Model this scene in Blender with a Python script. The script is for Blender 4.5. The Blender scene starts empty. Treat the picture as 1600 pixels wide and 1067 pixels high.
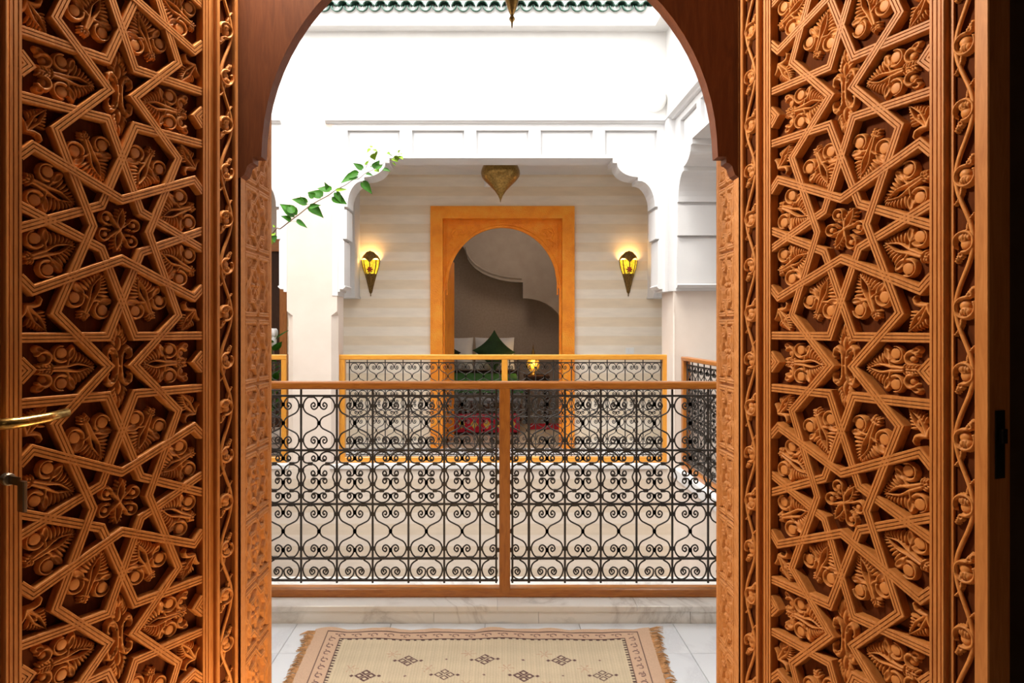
import bpy, math, random
import numpy as np
from mathutils import Vector, Matrix

random.seed(7)
rng = np.random.default_rng(7)
SC = bpy.context.scene
COL = SC.collection
PI = math.pi

# ------------------------------------------------------------------ camera, sky, lights, exposure
F, CX, CY, H = 1110.0, 765.0, 511.0, 1.327
cam_d = bpy.data.cameras.new('camera')
cam = bpy.data.objects.new('camera', cam_d)
COL.objects.link(cam)
cam.location = (0, 0, H)
cam.rotation_euler = (PI / 2, 0, 0)
cam_d.sensor_fit = 'HORIZONTAL'
cam_d.sensor_width = 36.0
cam_d.lens = 36.0 * F / 1600.0
cam_d.shift_x = (800 - CX) / 1600.0
cam_d.shift_y = -(533.5 - CY) / 1600.0
cam_d.clip_start = 0.05
SC.camera = cam

world = bpy.data.worlds.new('sky')
SC.world = world
world.use_nodes = True
bg = world.node_tree.nodes['Background']
bg.inputs[0].default_value = (1.0, 0.985, 0.965, 1)
bg.inputs[1].default_value = 2.7

def lamp(name, kind, loc, energy, color, size=0.1, rot=None):
    d = bpy.data.lights.new(name, kind)
    d.energy = energy
    d.color = color
    if kind == 'POINT':
        d.shadow_soft_size = size
    elif kind == 'AREA':
        d.size = size
    elif kind == 'SUN':
        d.angle = size
    o = bpy.data.objects.new(name, d)
    o.location = loc
    if rot:
        o.rotation_euler = rot
    COL.objects.link(o)
    return o

# high soft sun: lights the courtyard over the left roof
lamp('sun', 'SUN', (0, 0, 8), 1.5, (1.0, 0.95, 0.86), math.radians(20), (math.radians(18), math.radians(-16), 0))
# added fill lights for the doors, near gallery and bedroom; no fittings built
lamp('low_warm_fill', 'POINT', (-0.36, 1.62, 0.18), 7, (1.0, 0.66, 0.32), 0.08)  # added low to warm and brighten the lower carving
lamp('leaf_fill', 'POINT', (-0.60, 1.80, 2.72), 98, (1.0, 0.88, 0.70), 0.12)  # added high by the arch board to rake across the leaves
lamp('gallery_fill', 'POINT', (-1.15, 2.30, 1.95), 15, (1.0, 0.93, 0.84), 0.08)  # unseen pair added to brighten kerb, floor and handrail
lamp('gallery_fill', 'POINT', (1.15, 2.30, 1.95), 15, (1.0, 0.93, 0.84), 0.08)
lamp('rear_fill', 'POINT', (-0.3, -0.9, 2.2), 1.2, (1.0, 0.78, 0.52), 0.2)  # weak fill added behind the camera
lamp('bedroom_fill', 'POINT', (0.3, 9.2, 2.6), 7, (1.0, 0.76, 0.55), 0.2)  # added overhead to lift the dim bedroom

vs = SC.view_settings
vs.view_transform = 'Standard'
vs.look = 'None'
vs.gamma = 1.0
vs.use_curve_mapping = False
vs.exposure = 1.2

# ------------------------------------------------------------------ helpers
def at(u, v, Y):
    return Vector(((u - CX) * Y / F, Y, H - (v - CY) * Y / F))
def px_x(u, Y): return (u - CX) * Y / F
def px_z(v, Y): return H - (v - CY) * Y / F

def newmesh(name, V, Fc, mat=None, smooth=False):
    me = bpy.data.meshes.new(name)
    me.from_pydata([tuple(map(float, v)) for v in V], [], [tuple(map(int, f)) for f in Fc])
    if mat: me.materials.append(mat)
    if smooth:
        me.shade_smooth()
    me.update()
    return me

def link(name, data, parent=None, loc=None, rot=None):
    o = bpy.data.objects.new(name, data)
    COL.objects.link(o)
    if parent: o.parent = parent
    if loc is not None: o.location = loc
    if rot is not None: o.rotation_euler = rot
    return o

def tag(o, label=None, cat=None, group=None, kind=None):
    if label: o['label'] = label
    if cat: o['category'] = cat
    if group: o['group'] = group
    if kind: o['kind'] = kind
    return o

def thing(name, label, cat, loc=(0, 0, 0), rotz=0.0, group=None, kind=None):
    o = link(name, None, None, loc, (0, 0, rotz))
    o.empty_display_size = 0.05
    return tag(o, label, cat, group, kind)

class MB:
    def __init__(s): s.V = []; s.F = []
    def add(s, V, Fc):
        n = len(s.V)
        s.V += [tuple(v) for v in V]
        s.F += [tuple(i + n for i in f) for f in Fc]
        return s
    def box(s, x0, x1, y0, y1, z0, z1):
        V = [(x0,y0,z0),(x1,y0,z0),(x1,y1,z0),(x0,y1,z0),(x0,y0,z1),(x1,y0,z1),(x1,y1,z1),(x0,y1,z1)]
        return s.add(V, [(0,3,2,1),(4,5,6,7),(0,1,5,4),(1,2,6,5),(2,3,7,6),(3,0,4,7)])
    def cbox(s, x0, x1, y0, y1, z0, z1, c=0.004):
        """box with chamfered edges along its longest axis"""
        d = [x1 - x0, y1 - y0, z1 - z0]
        ax = d.index(max(d))
        lo = [x0, y0, z0]; hi = [x1, y1, z1]
        a, b = [i for i in range(3) if i != ax]
        A0, A1, B0, B1 = lo[a], hi[a], lo[b], hi[b]
        poly = [(A0+c,B0),(A1-c,B0),(A1,B0+c),(A1,B1-c),(A1-c,B1),(A0+c,B1),(A0,B1-c),(A0,B0+c)]
        def mk(p, t):
            v = [0,0,0]; v[a] = p[0]; v[b] = p[1]; v[ax] = t
            return v
        V = [mk(p, lo[ax]) for p in poly] + [mk(p, hi[ax]) for p in poly]
        Fc = [tuple(range(7,-1,-1)), tuple(range(8,16))] + [(i,(i+1)%8,(i+1)%8+8,i+8) for i in range(8)]
        if ax == 1: Fc = [tuple(reversed(f)) for f in Fc]
        return s.add(V, Fc)
    def prism(s, poly, axis, t0, t1):
        """poly in the two other axes (in xyz order), extruded along axis"""
        n = len(poly)
        ab = [i for i in range(3) if i != axis]
        def mk(p, t):
            v = [0,0,0]; v[ab[0]] = p[0]; v[ab[1]] = p[1]; v[axis] = t
            return v
        V = [mk(p, t0) for p in poly] + [mk(p, t1) for p in poly]
        Fc = [tuple(range(n-1,-1,-1)), tuple(range(n,2*n))] + [(i,(i+1)%n,(i+1)%n+n,i+n) for i in range(n)]
        if axis == 1: Fc = [tuple(reversed(f)) for f in Fc]
        area = sum(poly[i][0]*poly[(i+1)%n][1]-poly[(i+1)%n][0]*poly[i][1] for i in range(n))
        if area < 0: Fc = [tuple(reversed(f)) for f in Fc]
        return s.add(V, Fc)
    def tube(s, pts, r, seg=6, caps=True):
        P = [Vector(p) for p in pts]
        n = len(P)
        R = r if hasattr(r, '__len__') else [r]*n
        T = [(P[min(i+1,n-1)]-P[max(i-1,0)]).normalized() for i in range(n)]
        up = Vector((0,0,1)) if abs(T[0].z) < 0.9 else Vector((1,0,0))
        N = T[0].cross(up).normalized()
        V = []
        for i in range(n):
            N = (N - T[i]*N.dot(T[i])).normalized()
            B = T[i].cross(N)
            for k in range(seg):
                a = 2*PI*k/seg
                V.append(P[i] + (N*math.cos(a)+B*math.sin(a))*R[i])
        Fc = []
        for i in range(n-1):
            for k in range(seg):
                k2 = (k+1)%seg
                Fc.append((i*seg+k, i*seg+k2, (i+1)*seg+k2, (i+1)*seg+k))
        if caps:
            Fc.append(tuple(range(seg-1,-1,-1)))
            Fc.append(tuple((n-1)*seg+k for k in range(seg)))
        return s.add(V, Fc)
    def lathe(s, prof, seg=24, a0=0.0, a1=2*PI, close=True, c=(0,0,0)):
        """prof: (radius, z) rows"""
        full = abs(a1-a0-2*PI) < 1e-6
        m = seg if full else seg+1
        V = []
        for (r, z) in prof:
            for k in range(m):
                a = a0+(a1-a0)*k/seg
                V.append((c[0]+r*math.cos(a), c[1]+r*math.sin(a), c[2]+z))
        Fc = []
        for i in range(len(prof)-1):
            for k in range(seg):
                k2 = (k+1)%m if full else k+1
                Fc.append((i*m+k, i*m+k2, (i+1)*m+k2, (i+1)*m+k))
        if close and full:
            if prof[0][0] > 1e-5: Fc.append(tuple(range(m-1,-1,-1)))
            if prof[-1][0] > 1e-5: Fc.append(tuple((len(prof)-1)*m+k for k in range(m)))
        return s.add(V, Fc)
    def ellipsoid(s, c, rx, ry, rz, nu=12, nv=8, M=None):
        prof = [(math.sin(PI*i/nv), -math.cos(PI*i/nv)) for i in range(nv+1)]
        V = []
        for (r, z) in prof:
            for k in range(nu):
                a = 2*PI*k/nu
                v = Vector((r*math.cos(a)*rx, r*math.sin(a)*ry, z*rz))
                if M is not None: v = M @ v
                V.append(v + Vector(c))
        Fc = [(i*nu+k, i*nu+(k+1)%nu, (i+1)*nu+(k+1)%nu, (i+1)*nu+k) for i in range(nv) for k in range(nu)]
        return s.add(V, Fc)
    def mesh(s, name, mat, smooth=False): return newmesh(name, s.V, s.F, mat, smooth)
    def obj(s, name, mat, parent=None, loc=None, rot=None, smooth=False):
        return link(name, s.mesh(name, mat, smooth), parent, loc, rot)

def catmull(pts, n=4):
    P = [np.array(p, float) for p in pts]
    P = [2*P[0]-P[1]] + P + [2*P[-1]-P[-2]]
    out = []
    for i in range(1, len(P)-2):
        for k in range(n):
            t = k/n
            a, b, c, d = P[i-1], P[i], P[i+1], P[i+2]
            out.append(0.5*((2*b)+(c-a)*t+(2*a-5*b+4*c-d)*t*t+(3*b-a-3*c+d)*t**3))
    out.append(P[-2])
    return [tuple(p) for p in out]

def weighted_normals(o):
    return o

# ------------------------------------------------------------------ materials
def mat_base(name, color, rough=0.6, metal=0.0, spec=0.5):
    m = bpy.data.materials.new(name)
    m.use_nodes = True
    nt = m.node_tree
    b = nt.nodes['Principled BSDF']
    b.inputs['Base Color'].default_value = (*color, 1)
    b.inputs['Roughness'].default_value = rough
    b.inputs['Metallic'].default_value = metal
    b.inputs['Specular IOR Level'].default_value = spec
    return m, nt, b

def ramp(nt, stops):
    r = nt.nodes.new('ShaderNodeValToRGB')
    e = r.color_ramp.elements
    e[0].position, e[0].color = stops[0][0], (*stops[0][1], 1)
    e[1].position, e[1].color = stops[-1][0], (*stops[-1][1], 1)
    for p, c in stops[1:-1]:
        k = e.new(p); k.color = (*c, 1)
    return r

def noise(nt, vec, scale, detail=4, rough=0.55, dist=0.0):
    n = nt.nodes.new('ShaderNodeTexNoise')
    n.inputs['Scale'].default_value = scale
    n.inputs['Detail'].default_value = detail
    n.inputs['Roughness'].default_value = rough
    n.inputs['Distortion'].default_value = dist
    nt.links.new(vec, n.inputs['Vector'])
    return n

def coords(nt, scale=(1,1,1), kind='Object'):
    tc = nt.nodes.new('ShaderNodeTexCoord')
    mp = nt.nodes.new('ShaderNodeMapping')
    mp.inputs['Scale'].default_value = scale
    nt.links.new(tc.outputs[kind], mp.inputs['Vector'])
    return mp.outputs['Vector']

def bump(nt, b, height, strength=0.3, dist=0.002):
    n = nt.nodes.new('ShaderNodeBump')
    n.inputs['Strength'].default_value = strength
    n.inputs['Distance'].default_value = dist
    nt.links.new(height, n.inputs['Height'])
    nt.links.new(n.outputs['Normal'], b.inputs['Normal'])

def wood(name, dark, mid, light, scale=(14, 14, 1.6), rough=0.52, spec=0.25):
    m, nt, b = mat_base(name, mid, rough, 0, spec)
    v = coords(nt, scale)
    n1 = noise(nt, v, 5.0, 6, 0.6, 1.2)
    r = ramp(nt, [(0.25, dark), (0.5, mid), (0.75, light)])
    nt.links.new(n1.outputs['Fac'], r.inputs['Fac'])
    nt.links.new(r.outputs['Color'], b.inputs['Base Color'])
    n2 = noise(nt, coords(nt, tuple(s*4 for s in scale)), 6.0, 3)
    bump(nt, b, n2.outputs['Fac'], 0.15, 0.001)
    return m

M = {}
M['door_wood'] = wood('door_wood', (0.32, 0.110, 0.024), (0.425, 0.162, 0.040), (0.51, 0.212, 0.062))
M['carving'] = wood('carving', (0.37, 0.135, 0.030), (0.48, 0.192, 0.050), (0.57, 0.25, 0.078), (8, 8, 8))
M['shaded_ground_wood'] = wood('shaded_ground_wood', (0.055, 0.015, 0.005), (0.08, 0.021, 0.006), (0.105, 0.03, 0.009), (14, 14, 1.6), 0.85, 0.05)  # same wood as the door, darkened: recess shade put into the colour
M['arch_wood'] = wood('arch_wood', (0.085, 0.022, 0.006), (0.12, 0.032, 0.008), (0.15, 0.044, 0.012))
M['jamb_wood'] = wood('jamb_wood', (0.34, 0.13, 0.032), (0.46, 0.19, 0.055), (0.55, 0.25, 0.085), (8, 8, 8))
M['rail_wood'] = wood('rail_wood', (0.28, 0.085, 0.013), (0.40, 0.135, 0.020), (0.48, 0.18, 0.032), (2, 16, 16), 0.28, 0.5)
M['rail_wood_v'] = wood('rail_wood_v', (0.28, 0.085, 0.013), (0.40, 0.135, 0.020), (0.48, 0.18, 0.032), (16, 16, 2), 0.28, 0.5)
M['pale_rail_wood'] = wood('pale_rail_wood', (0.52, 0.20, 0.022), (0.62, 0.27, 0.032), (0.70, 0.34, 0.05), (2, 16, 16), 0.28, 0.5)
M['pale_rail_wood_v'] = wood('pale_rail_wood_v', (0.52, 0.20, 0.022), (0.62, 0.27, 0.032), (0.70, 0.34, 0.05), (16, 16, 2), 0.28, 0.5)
M['dark_wood'] = wood('dark_wood', (0.03, 0.013, 0.006), (0.05, 0.02, 0.009), (0.07, 0.03, 0.013))

def carved_wood(name, dark, mid, light, sc=60):
    m, nt, b = mat_base(name, mid, 0.45, 0, 0.4)
    v = coords(nt, (1,1,1))
    n1 = noise(nt, v, 7.0, 4)
    r = ramp(nt, [(0.3, dark), (0.5, mid), (0.7, light)])
    nt.links.new(n1.outputs['Fac'], r.inputs['Fac'])
    nt.links.new(r.outputs['Color'], b.inputs['Base Color'])
    vo = nt.nodes.new('ShaderNodeTexVoronoi')
    vo.inputs['Scale'].default_value = sc
    vo.feature = 'SMOOTH_F1'
    nt.links.new(noise(nt, v, 9.0, 2).outputs['Color'], vo.inputs['Vector'])
    vo2 = nt.nodes.new('ShaderNodeTexVoronoi')
    vo2.inputs['Scale'].default_value = sc
    nt.links.new(v, vo2.inputs['Vector'])
    bump(nt, b, vo2.outputs['Distance'], 0.6, 0.008)
    return m
M['bed_door_wood'] = carved_wood('bed_door_wood', (0.82, 0.24, 0.010), (0.95, 0.31, 0.013), (0.97, 0.38, 0.03), 95)

def plaster(name, color, var=0.04, sc=6.0, rough=0.85):
    m, nt, b = mat_base(name, color, rough, 0, 0.2)
    v = coords(nt, (1, 1, 1))
    n1 = noise(nt, v, sc, 5)
    lo = tuple(max(0, c - var) for c in color); hi = tuple(min(0.95, c + var) for c in color)
    r = ramp(nt, [(0.35, lo), (0.65, hi)])
    nt.links.new(n1.outputs['Fac'], r.inputs['Fac'])
    nt.links.new(r.outputs['Color'], b.inputs['Base Color'])
    n2 = noise(nt, v, 60, 3)
    bump(nt, b, n2.outputs['Fac'], 0.08, 0.003)
    return m
M['white_plaster'] = plaster('white_plaster', (0.655, 0.645, 0.63), 0.015)
M['white_paint'] = plaster('white_paint', (0.655, 0.655, 0.66), 0.01)
M['cream_plaster'] = plaster('cream_plaster', (0.68, 0.60, 0.535), 0.025, 3.0)
M['dark_wall'] = plaster('dark_wall', (0.07, 0.040, 0.022), 0.01)
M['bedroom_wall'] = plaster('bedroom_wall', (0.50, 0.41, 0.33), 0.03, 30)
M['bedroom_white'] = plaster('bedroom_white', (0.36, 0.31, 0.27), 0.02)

def striped(name, c1, c2, pitch, phase=0.0):
    m, nt, b = mat_base(name, c1, 0.8, 0, 0.2)
    tc = nt.nodes.new('ShaderNodeTexCoord')
    sp = nt.nodes.new('ShaderNodeSeparateXYZ')
    nt.links.new(tc.outputs['Object'], sp.inputs[0])
    mul = nt.nodes.new('ShaderNodeMath'); mul.operation = 'MULTIPLY_ADD'
    mul.inputs[1].default_value = 1.0/pitch; mul.inputs[2].default_value = phase
    nt.links.new(sp.outputs['Z'], mul.inputs[0])
    fr = nt.nodes.new('ShaderNodeMath'); fr.operation = 'FRACT'
    nt.links.new(mul.outputs[0], fr.inputs[0])
    r = ramp(nt, [(0.47, c1), (0.53, c2)])
    nt.links.new(fr.outputs[0], r.inputs['Fac'])
    n = noise(nt, coords(nt, (1, 1, 5)), 4.0, 4)
    r2 = ramp(nt, [(0.3, (0.90, 0.90, 0.90)), (0.7, (1, 1, 1))])
    nt.links.new(n.outputs['Fac'], r2.inputs['Fac'])
    mx = nt.nodes.new('ShaderNodeMix'); mx.data_type = 'RGBA'; mx.blend_type = 'MULTIPLY'
    mx.inputs['Factor'].default_value = 1.0
    nt.links.new(r.outputs['Color'], mx.inputs['A'])
    nt.links.new(r2.outputs['Color'], mx.inputs['B'])
    nt.links.new(mx.outputs['Result'], b.inputs['Base Color'])
    return m
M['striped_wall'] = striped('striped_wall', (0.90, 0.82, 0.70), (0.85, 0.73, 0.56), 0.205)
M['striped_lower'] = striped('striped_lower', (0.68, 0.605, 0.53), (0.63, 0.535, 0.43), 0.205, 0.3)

def marble(name, base, vein, sc=2.0, rough=0.25):
    m, nt, b = mat_base(name, base, rough, 0, 0.5)
    v = coords(nt, (1, 1, 1))
    n1 = noise(nt, v, sc, 8, 0.62, 1.6)
    ab = nt.nodes.new('ShaderNodeMath'); ab.operation = 'SUBTRACT'; ab.inputs[1].default_value = 0.5
    nt.links.new(n1.outputs['Fac'], ab.inputs[0])
    a2 = nt.nodes.new('ShaderNodeMath'); a2.operation = 'ABSOLUTE'
    nt.links.new(ab.outputs[0], a2.inputs[0])
    r = ramp(nt, [(0.0, vein), (0.014, tuple((x+y)/2 for x, y in zip(base, vein))), (0.05, base)])
    nt.links.new(a2.outputs[0], r.inputs['Fac'])
    n3 = noise(nt, v, sc*0.7, 3)
    r3 = ramp(nt, [(0.3, (0.86, 0.88, 0.90)), (0.7, (1, 1, 1))])
    nt.links.new(n3.outputs['Fac'], r3.inputs['Fac'])
    mx = nt.nodes.new('ShaderNodeMix'); mx.data_type = 'RGBA'; mx.blend_type = 'MULTIPLY'
    mx.inputs['Factor'].default_value = 1.0
    nt.links.new(r.outputs['Color'], mx.inputs['A'])
    nt.links.new(r3.outputs['Color'], mx.inputs['B'])
    nt.links.new(mx.outputs['Result'], b.inputs['Base Color'])
    return m
M['marble'] = marble('marble', (0.86, 0.895, 0.94), (0.77, 0.80, 0.85), 1.3)
M['kerb_marble'] = marble('kerb_marble', (0.88, 0.86, 0.82), (0.66, 0.63, 0.59), 1.3, 0.3)
M['stone_floor'] = marble('stone_floor', (0.50, 0.38, 0.27), (0.40, 0.30, 0.21), 1.0, 0.4)
M['grout'] = mat_base('grout', (0.55, 0.55, 0.55), 0.9)[0]

def simple(name, color, rough=0.6, metal=0.0, spec=0.5, sc=20, var=0.12):
    m, nt, b = mat_base(name, color, rough, metal, spec)
    n = noise(nt, coords(nt), sc, 3)
    r = ramp(nt, [(0.3, tuple(c*(1-var) for c in color)), (0.7, tuple(min(1, c*(1+var)) for c in color))])
    nt.links.new(n.outputs['Fac'], r.inputs['Fac'])
    nt.links.new(r.outputs['Color'], b.inputs['Base Color'])
    return m
M['iron'] = simple('iron', (0.040, 0.034, 0.030), 0.5, 0.2)
M['brass'] = simple('brass', (0.30, 0.19, 0.055), 0.35, 0.9, 0.5, 60, 0.35)
M['old_brass'] = simple('old_brass', (0.20, 0.12, 0.035), 0.42, 0.8, 0.5, 90, 0.5)
M['handle_brass'] = simple('handle_brass', (0.55, 0.36, 0.12), 0.28, 1.0, 0.5, 120, 0.5)
M['steel'] = simple('steel', (0.30, 0.26, 0.21), 0.35, 0.9)
M['black_metal'] = simple('black_metal', (0.012, 0.011, 0.011), 0.5, 0.5)
M['green_glaze'] = simple('green_glaze', (0.028, 0.085, 0.058), 0.18, 0, 0.7, 14, 0.5)
M['leaf'] = simple('leaf', (0.030, 0.125, 0.006), 0.55, 0, 0.2, 14, 0.4)
M['young_leaf'] = simple('young_leaf', (0.20, 0.36, 0.02), 0.55, 0, 0.2, 14, 0.25)
for k in ('leaf', 'young_leaf'):
    b_ = M[k].node_tree.nodes['Principled BSDF']
    b_.inputs['Subsurface Weight'].default_value = 0.0
M['stem'] = simple('stem', (0.17, 0.10, 0.06), 0.7)
M['white_cloth'] = simple('white_cloth', (0.68, 0.67, 0.68), 0.9, 0, 0.1, 8, 0.05)
M['green_velvet'] = simple('green_velvet', (0.016, 0.045, 0.012), 0.75, 0, 0.3, 10, 0.3)
M['dark_velvet'] = simple('dark_velvet', (0.012, 0.022, 0.012), 0.8, 0, 0.2)
M['green_cover'] = simple('green_cover', (0.04, 0.14, 0.035), 0.85, 0, 0.2, 30, 0.25)
M['grey_cloth'] = simple('grey_cloth', (0.25, 0.27, 0.28), 0.9, 0, 0.1)
M['red_wool'] = simple('red_wool', (0.36, 0.016, 0.03), 0.9, 0, 0.1, 30, 0.25)
M['gold_wool'] = simple('gold_wool', (0.50, 0.30, 0.05), 0.9, 0, 0.1)
M['white_plastic'] = simple('white_plastic', (0.82, 0.82, 0.80), 0.4, 0, 0.5, 5, 0.02)
M['red_glass'] = simple('red_glass', (0.42, 0.05, 0.02), 0.15, 0, 0.6)

def emis(name, color, strength):
    m, nt, b = mat_base(name, color, 0.4)
    b.inputs['Emission Color'].default_value = (*color, 1)
    b.inputs['Emission Strength'].default_value = strength
    n = noise(nt, coords(nt), 45, 2)
    r = ramp(nt, [(0.40, tuple(c*0.22 for c in color)), (0.58, color)])
    nt.links.new(n.outputs['Fac'], r.inputs['Fac'])
    nt.links.new(r.outputs['Color'], b.inputs['Emission Color'])
    return m
M['amber_glass'] = emis('amber_glass', (1.0, 0.66, 0.03), 0.55)
M['lamp_glow'] = emis('lamp_glow', (0.9, 0.45, 0.05), 0.30)
M['bulb'] = emis('bulb', (1.0, 0.9, 0.6), 14.0)

# ------------------------------------------------------------------ heights of the building
YA = 1.86                # plane of the arch board and hinges
XJ = 0.652               # half width of the doorway
YF = 6.50                # front plane of the far facade
YW = 7.80                # wall behind the far gallery
XR, XL = 1.66, -3.30     # planes of the right and left courtyard walls
ZB = 2.873               # underside of the courtyard beams
ZT = 3.20                # top of the beams
ZC = 4.05                # underside of the cornice
ZG = -3.2                # courtyard floor

def structure(name, mb, mat, label=None):
    o = mb.obj(name, mat)
    o['kind'] = 'structure'
    if label: o['label'] = label
    return o

# ---- front room (dark), with the doorway in its far wall
w = MB()
w.box(-3.0, -XJ - 0.03, YA, 2.12, 0, 3.1)
w.box(XJ + 0.03, 3.0, YA, 2.12, 0, 3.1)
w.box(-XJ - 0.03, XJ + 0.03, YA + 0.05, 2.12, 2.45, 3.1)
structure('wall_door', w, M['dark_wall'], 'dark wall around the arched doorway')
structure('wall_room', MB().box(-3.1, -3.0, -3, 2.12, 0, 3.1).box(3.0, 3.1, -3, 2.12, 0, 3.1).box(-3.1, 3.1, -3.1, -3, 0, 3.1), M['dark_wall'])
structure('ceiling_room', MB().box(-3.1, 3.1, -3.1, 2.12, 3.1, 3.2), M['dark_wall'])
structure('floor_room', MB().box(-3.1, 3.1, -3.1, 2.12, -0.12, -0.004), M['stone_floor'])

# ---- near gallery
gal_floor = structure('floor_gallery', MB().box(-3.2, 3.2, 2.12, 3.56, -0.25, -0.006), M['grout'], 'white marble tiled gallery floor')
def tiles(parent, xs, ys, zt, mat, gap=0.0012, thick=0.02, name='tile'):
    cache = {}
    for i in range(len(xs) - 1):
        for j in range(len(ys) - 1):
            sx, sy = xs[i+1]-xs[i], ys[j+1]-ys[j]
            key = (round(sx, 3), round(sy, 3))
            if key not in cache:
                b = MB()
                a, c, e = sx/2-gap, sy/2-gap, 0.0015
                V = [(-a,-c,-thick),(a,-c,-thick),(a,c,-thick),(-a,c,-thick),(-a,-c,-e),(a,-c,-e),(a,c,-e),(-a,c,-e),(-a+e,-c+e,0),(a-e,-c+e,0),(a-e,c-e,0),(-a+e,c-e,0)]
                Fc = [(0,1,5,4),(1,2,6,5),(2,3,7,6),(3,0,4,7),(4,5,9,8),(5,6,10,9),(6,7,11,10),(7,4,8,11),(8,9,10,11)]
                cache[key] = newmesh(name, V, Fc, mat)
            link(name, cache[key], parent, ((xs[i]+xs[i+1])/2, (ys[j]+ys[j+1])/2, zt))
tiles(gal_floor, [-1.28, -0.86, -0.44, -0.02, 0.40, 0.82, 1.24], [2.05, 2.47, 2.89, 3.182], 0.0, M['marble'])
structure('wall_gallery', MB().box(-3.3, -3.2, 2.12, 3.56, 0, 3.2).box(3.2, 3.3, 2.12, 3.56, 0, 3.2), M['white_plaster'])
structure('ceiling_gallery', MB().box(-3.3, 3.3, 2.12, 3.22, 3.02, 3.12), M['white_plaster'])
structure('beam_near', MB().box(-3.3, 3.3, 3.22, 3.50, 2.935, 4.3), M['white_plaster'], 'white beam over the near gallery')
structure('wall_near_lower', MB().box(-3.3, 3.3, 3.30, 3.52, ZG, -0.02), M['cream_plaster'])
kerb = structure('kerb_near', MB().box(-1.9, 1.75, 3.20, 3.55, -0.02, 0.055), M['grout'], 'low marble kerb under the near balustrade')
kx = [-1.9, -1.05, 0.035, 0.66, 1.75]
for i in range(4):
    MB().cbox(kx[i]+0.0008, kx[i+1]-0.0008, 3.18, 3.56, 0.052, 0.078, 0.003).obj('kerb_slab', M['kerb_marble'], kerb)
fx = [-1.9, -0.98, -0.25, 0.22, 0.90, 1.75]
for i in range(5):
    MB().box(fx[i]+0.0008, fx[i+1]-0.0008, 3.186, 3.2, -0.004, 0.0515).obj('kerb_riser', M['kerb_marble'], kerb)

# ---- courtyard below
structure('floor_courtyard', MB().box(-3.6, 2.0, 3.5, 6.6, ZG-0.1, ZG), M['marble'])
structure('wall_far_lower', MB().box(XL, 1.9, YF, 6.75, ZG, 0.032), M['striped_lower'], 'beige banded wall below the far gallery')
structure('wall_right_lower', MB().box(XR, 1.9, 3.5, YF, ZG, -0.02), M['cream_plaster'])
structure('wall_left_lower', MB().box(XL-0.25, XL, 3.5, YF, ZG, ZT), M['cream_plaster'])
structure('kerb_far', MB().cbox(-1.46, 1.62, YF-0.012, 6.75, 0.030, 0.068, 0.003), M['white_paint'], 'white kerb under the far balustrade')
structure('kerb_right', MB().cbox(XR-0.012, 1.86, 3.56, 6.36, -0.02, 0.068, 0.003), M['white_paint'])
structure('kerb_far_left', MB().cbox(XL, -1.84, YF-0.012, 6.75, 0.030, 0.068, 0.003), M['white_paint'])

# ---- upper walls, cornice
structure('wall_far_upper', MB().box(XL-0.3, XR+0.3, YF+0.05, YF+0.32, ZT, 4.5), M['white_plaster'], 'white upper wall of the courtyard under the green tiles')
structure('wall_right_upper', MB().box(XR-0.03, XR+0.3, 3.5, YF+0.05, ZT, 4.5), M['white_plaster'])
structure('wall_left_upper', MB().box(XL-0.3, XL, 3.5, YF+0.05, ZT, 4.5), M['white_plaster'])
p = 0.134
structure('trim_cornice', MB().box(XL-0.3, XR-0.03, YF+0.05-p, YF+0.05, ZC, 4.22)
          .box(XR-0.03-p, XR-0.03, 3.5, YF+0.05-p, ZC, 4.22).box(XL, XL+p, 3.5, YF+0.05-p, ZC, 4.22), M['white_plaster'], 'projecting white cornice under the roof tiles')

# far beam: rail, stiles and recessed panels
beam_x0, beam_x1 = -1.42, 1.62
pil_l0, pil_l1 = -1.856, -1.40        # left pillar
pil_r0 = 1.61                     # right pillar
beam = structure('beam_far', MB().box(-1.42, 1.64, YF+0.0345, 6.78, ZB, ZT), M['white_paint'], 'white panelled beam over the far gallery opening')
z_p0, z_p1 = px_z(242, YF), px_z(203.5, YF)
edges = [(px_x(543+i*100.6, YF), px_x(624.5+i*100.6, YF)) for i in range(5)]
fr = MB()
fr.box(-1.42, 1.64, YF, YF+0.036, ZB, z_p0)
fr.box(-1.42, 1.64, YF, YF+0.036, z_p1, ZT)
xs_ = [-1.42] + [e for p_ in edges for e in p_] + [1.64]
for i in range(0, len(xs_), 2):
    fr.box(xs_[i], xs_[i+1], YF, YF+0.036, z_p0, z_p1)
o = fr.obj('panel_frame', M['white_paint'], beam); o['kind'] = 'stuff'
for (a, c) in edges:
    q = MB(); d = 0.02
    V = [(a+d,YF+0.026,z_p0+d),(c-d,YF+0.026,z_p0+d),(c-d,YF+0.026,z_p1-d),(a+d,YF+0.026,z_p1-d),
         (a+0.006,YF+0.034,z_p0+0.006),(c-0.006,YF+0.034,z_p0+0.006),(c-0.006,YF+0.034,z_p1-0.006),(a+0.006,YF+0.034,z_p1-0.006)]
    q.add(V, [(0,1,2,3),(4,5,1,0),(5,6,2,1),(6,7,3,2),(7,4,0,3)])
    q.obj('panel', M['white_paint'], beam)
# moulding above the beams
mold = [(0.0, 0.0), (-0.012, 0.0), (-0.02, 0.012), (-0.045, 0.022), (-0.045, 0.04), (0.0, 0.05)]
t = MB()
t.prism([(YF+0.05+a, ZT-0.015+b*1.0) for a, b in [(0.0,0.0),(-0.06,0.0),(-0.07,0.012),(-0.095,0.022),(-0.095,0.04),(0.0,0.055)]], 0, -1.50, XR)
structure('trim_beam', t, M['white_paint'])
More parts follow.
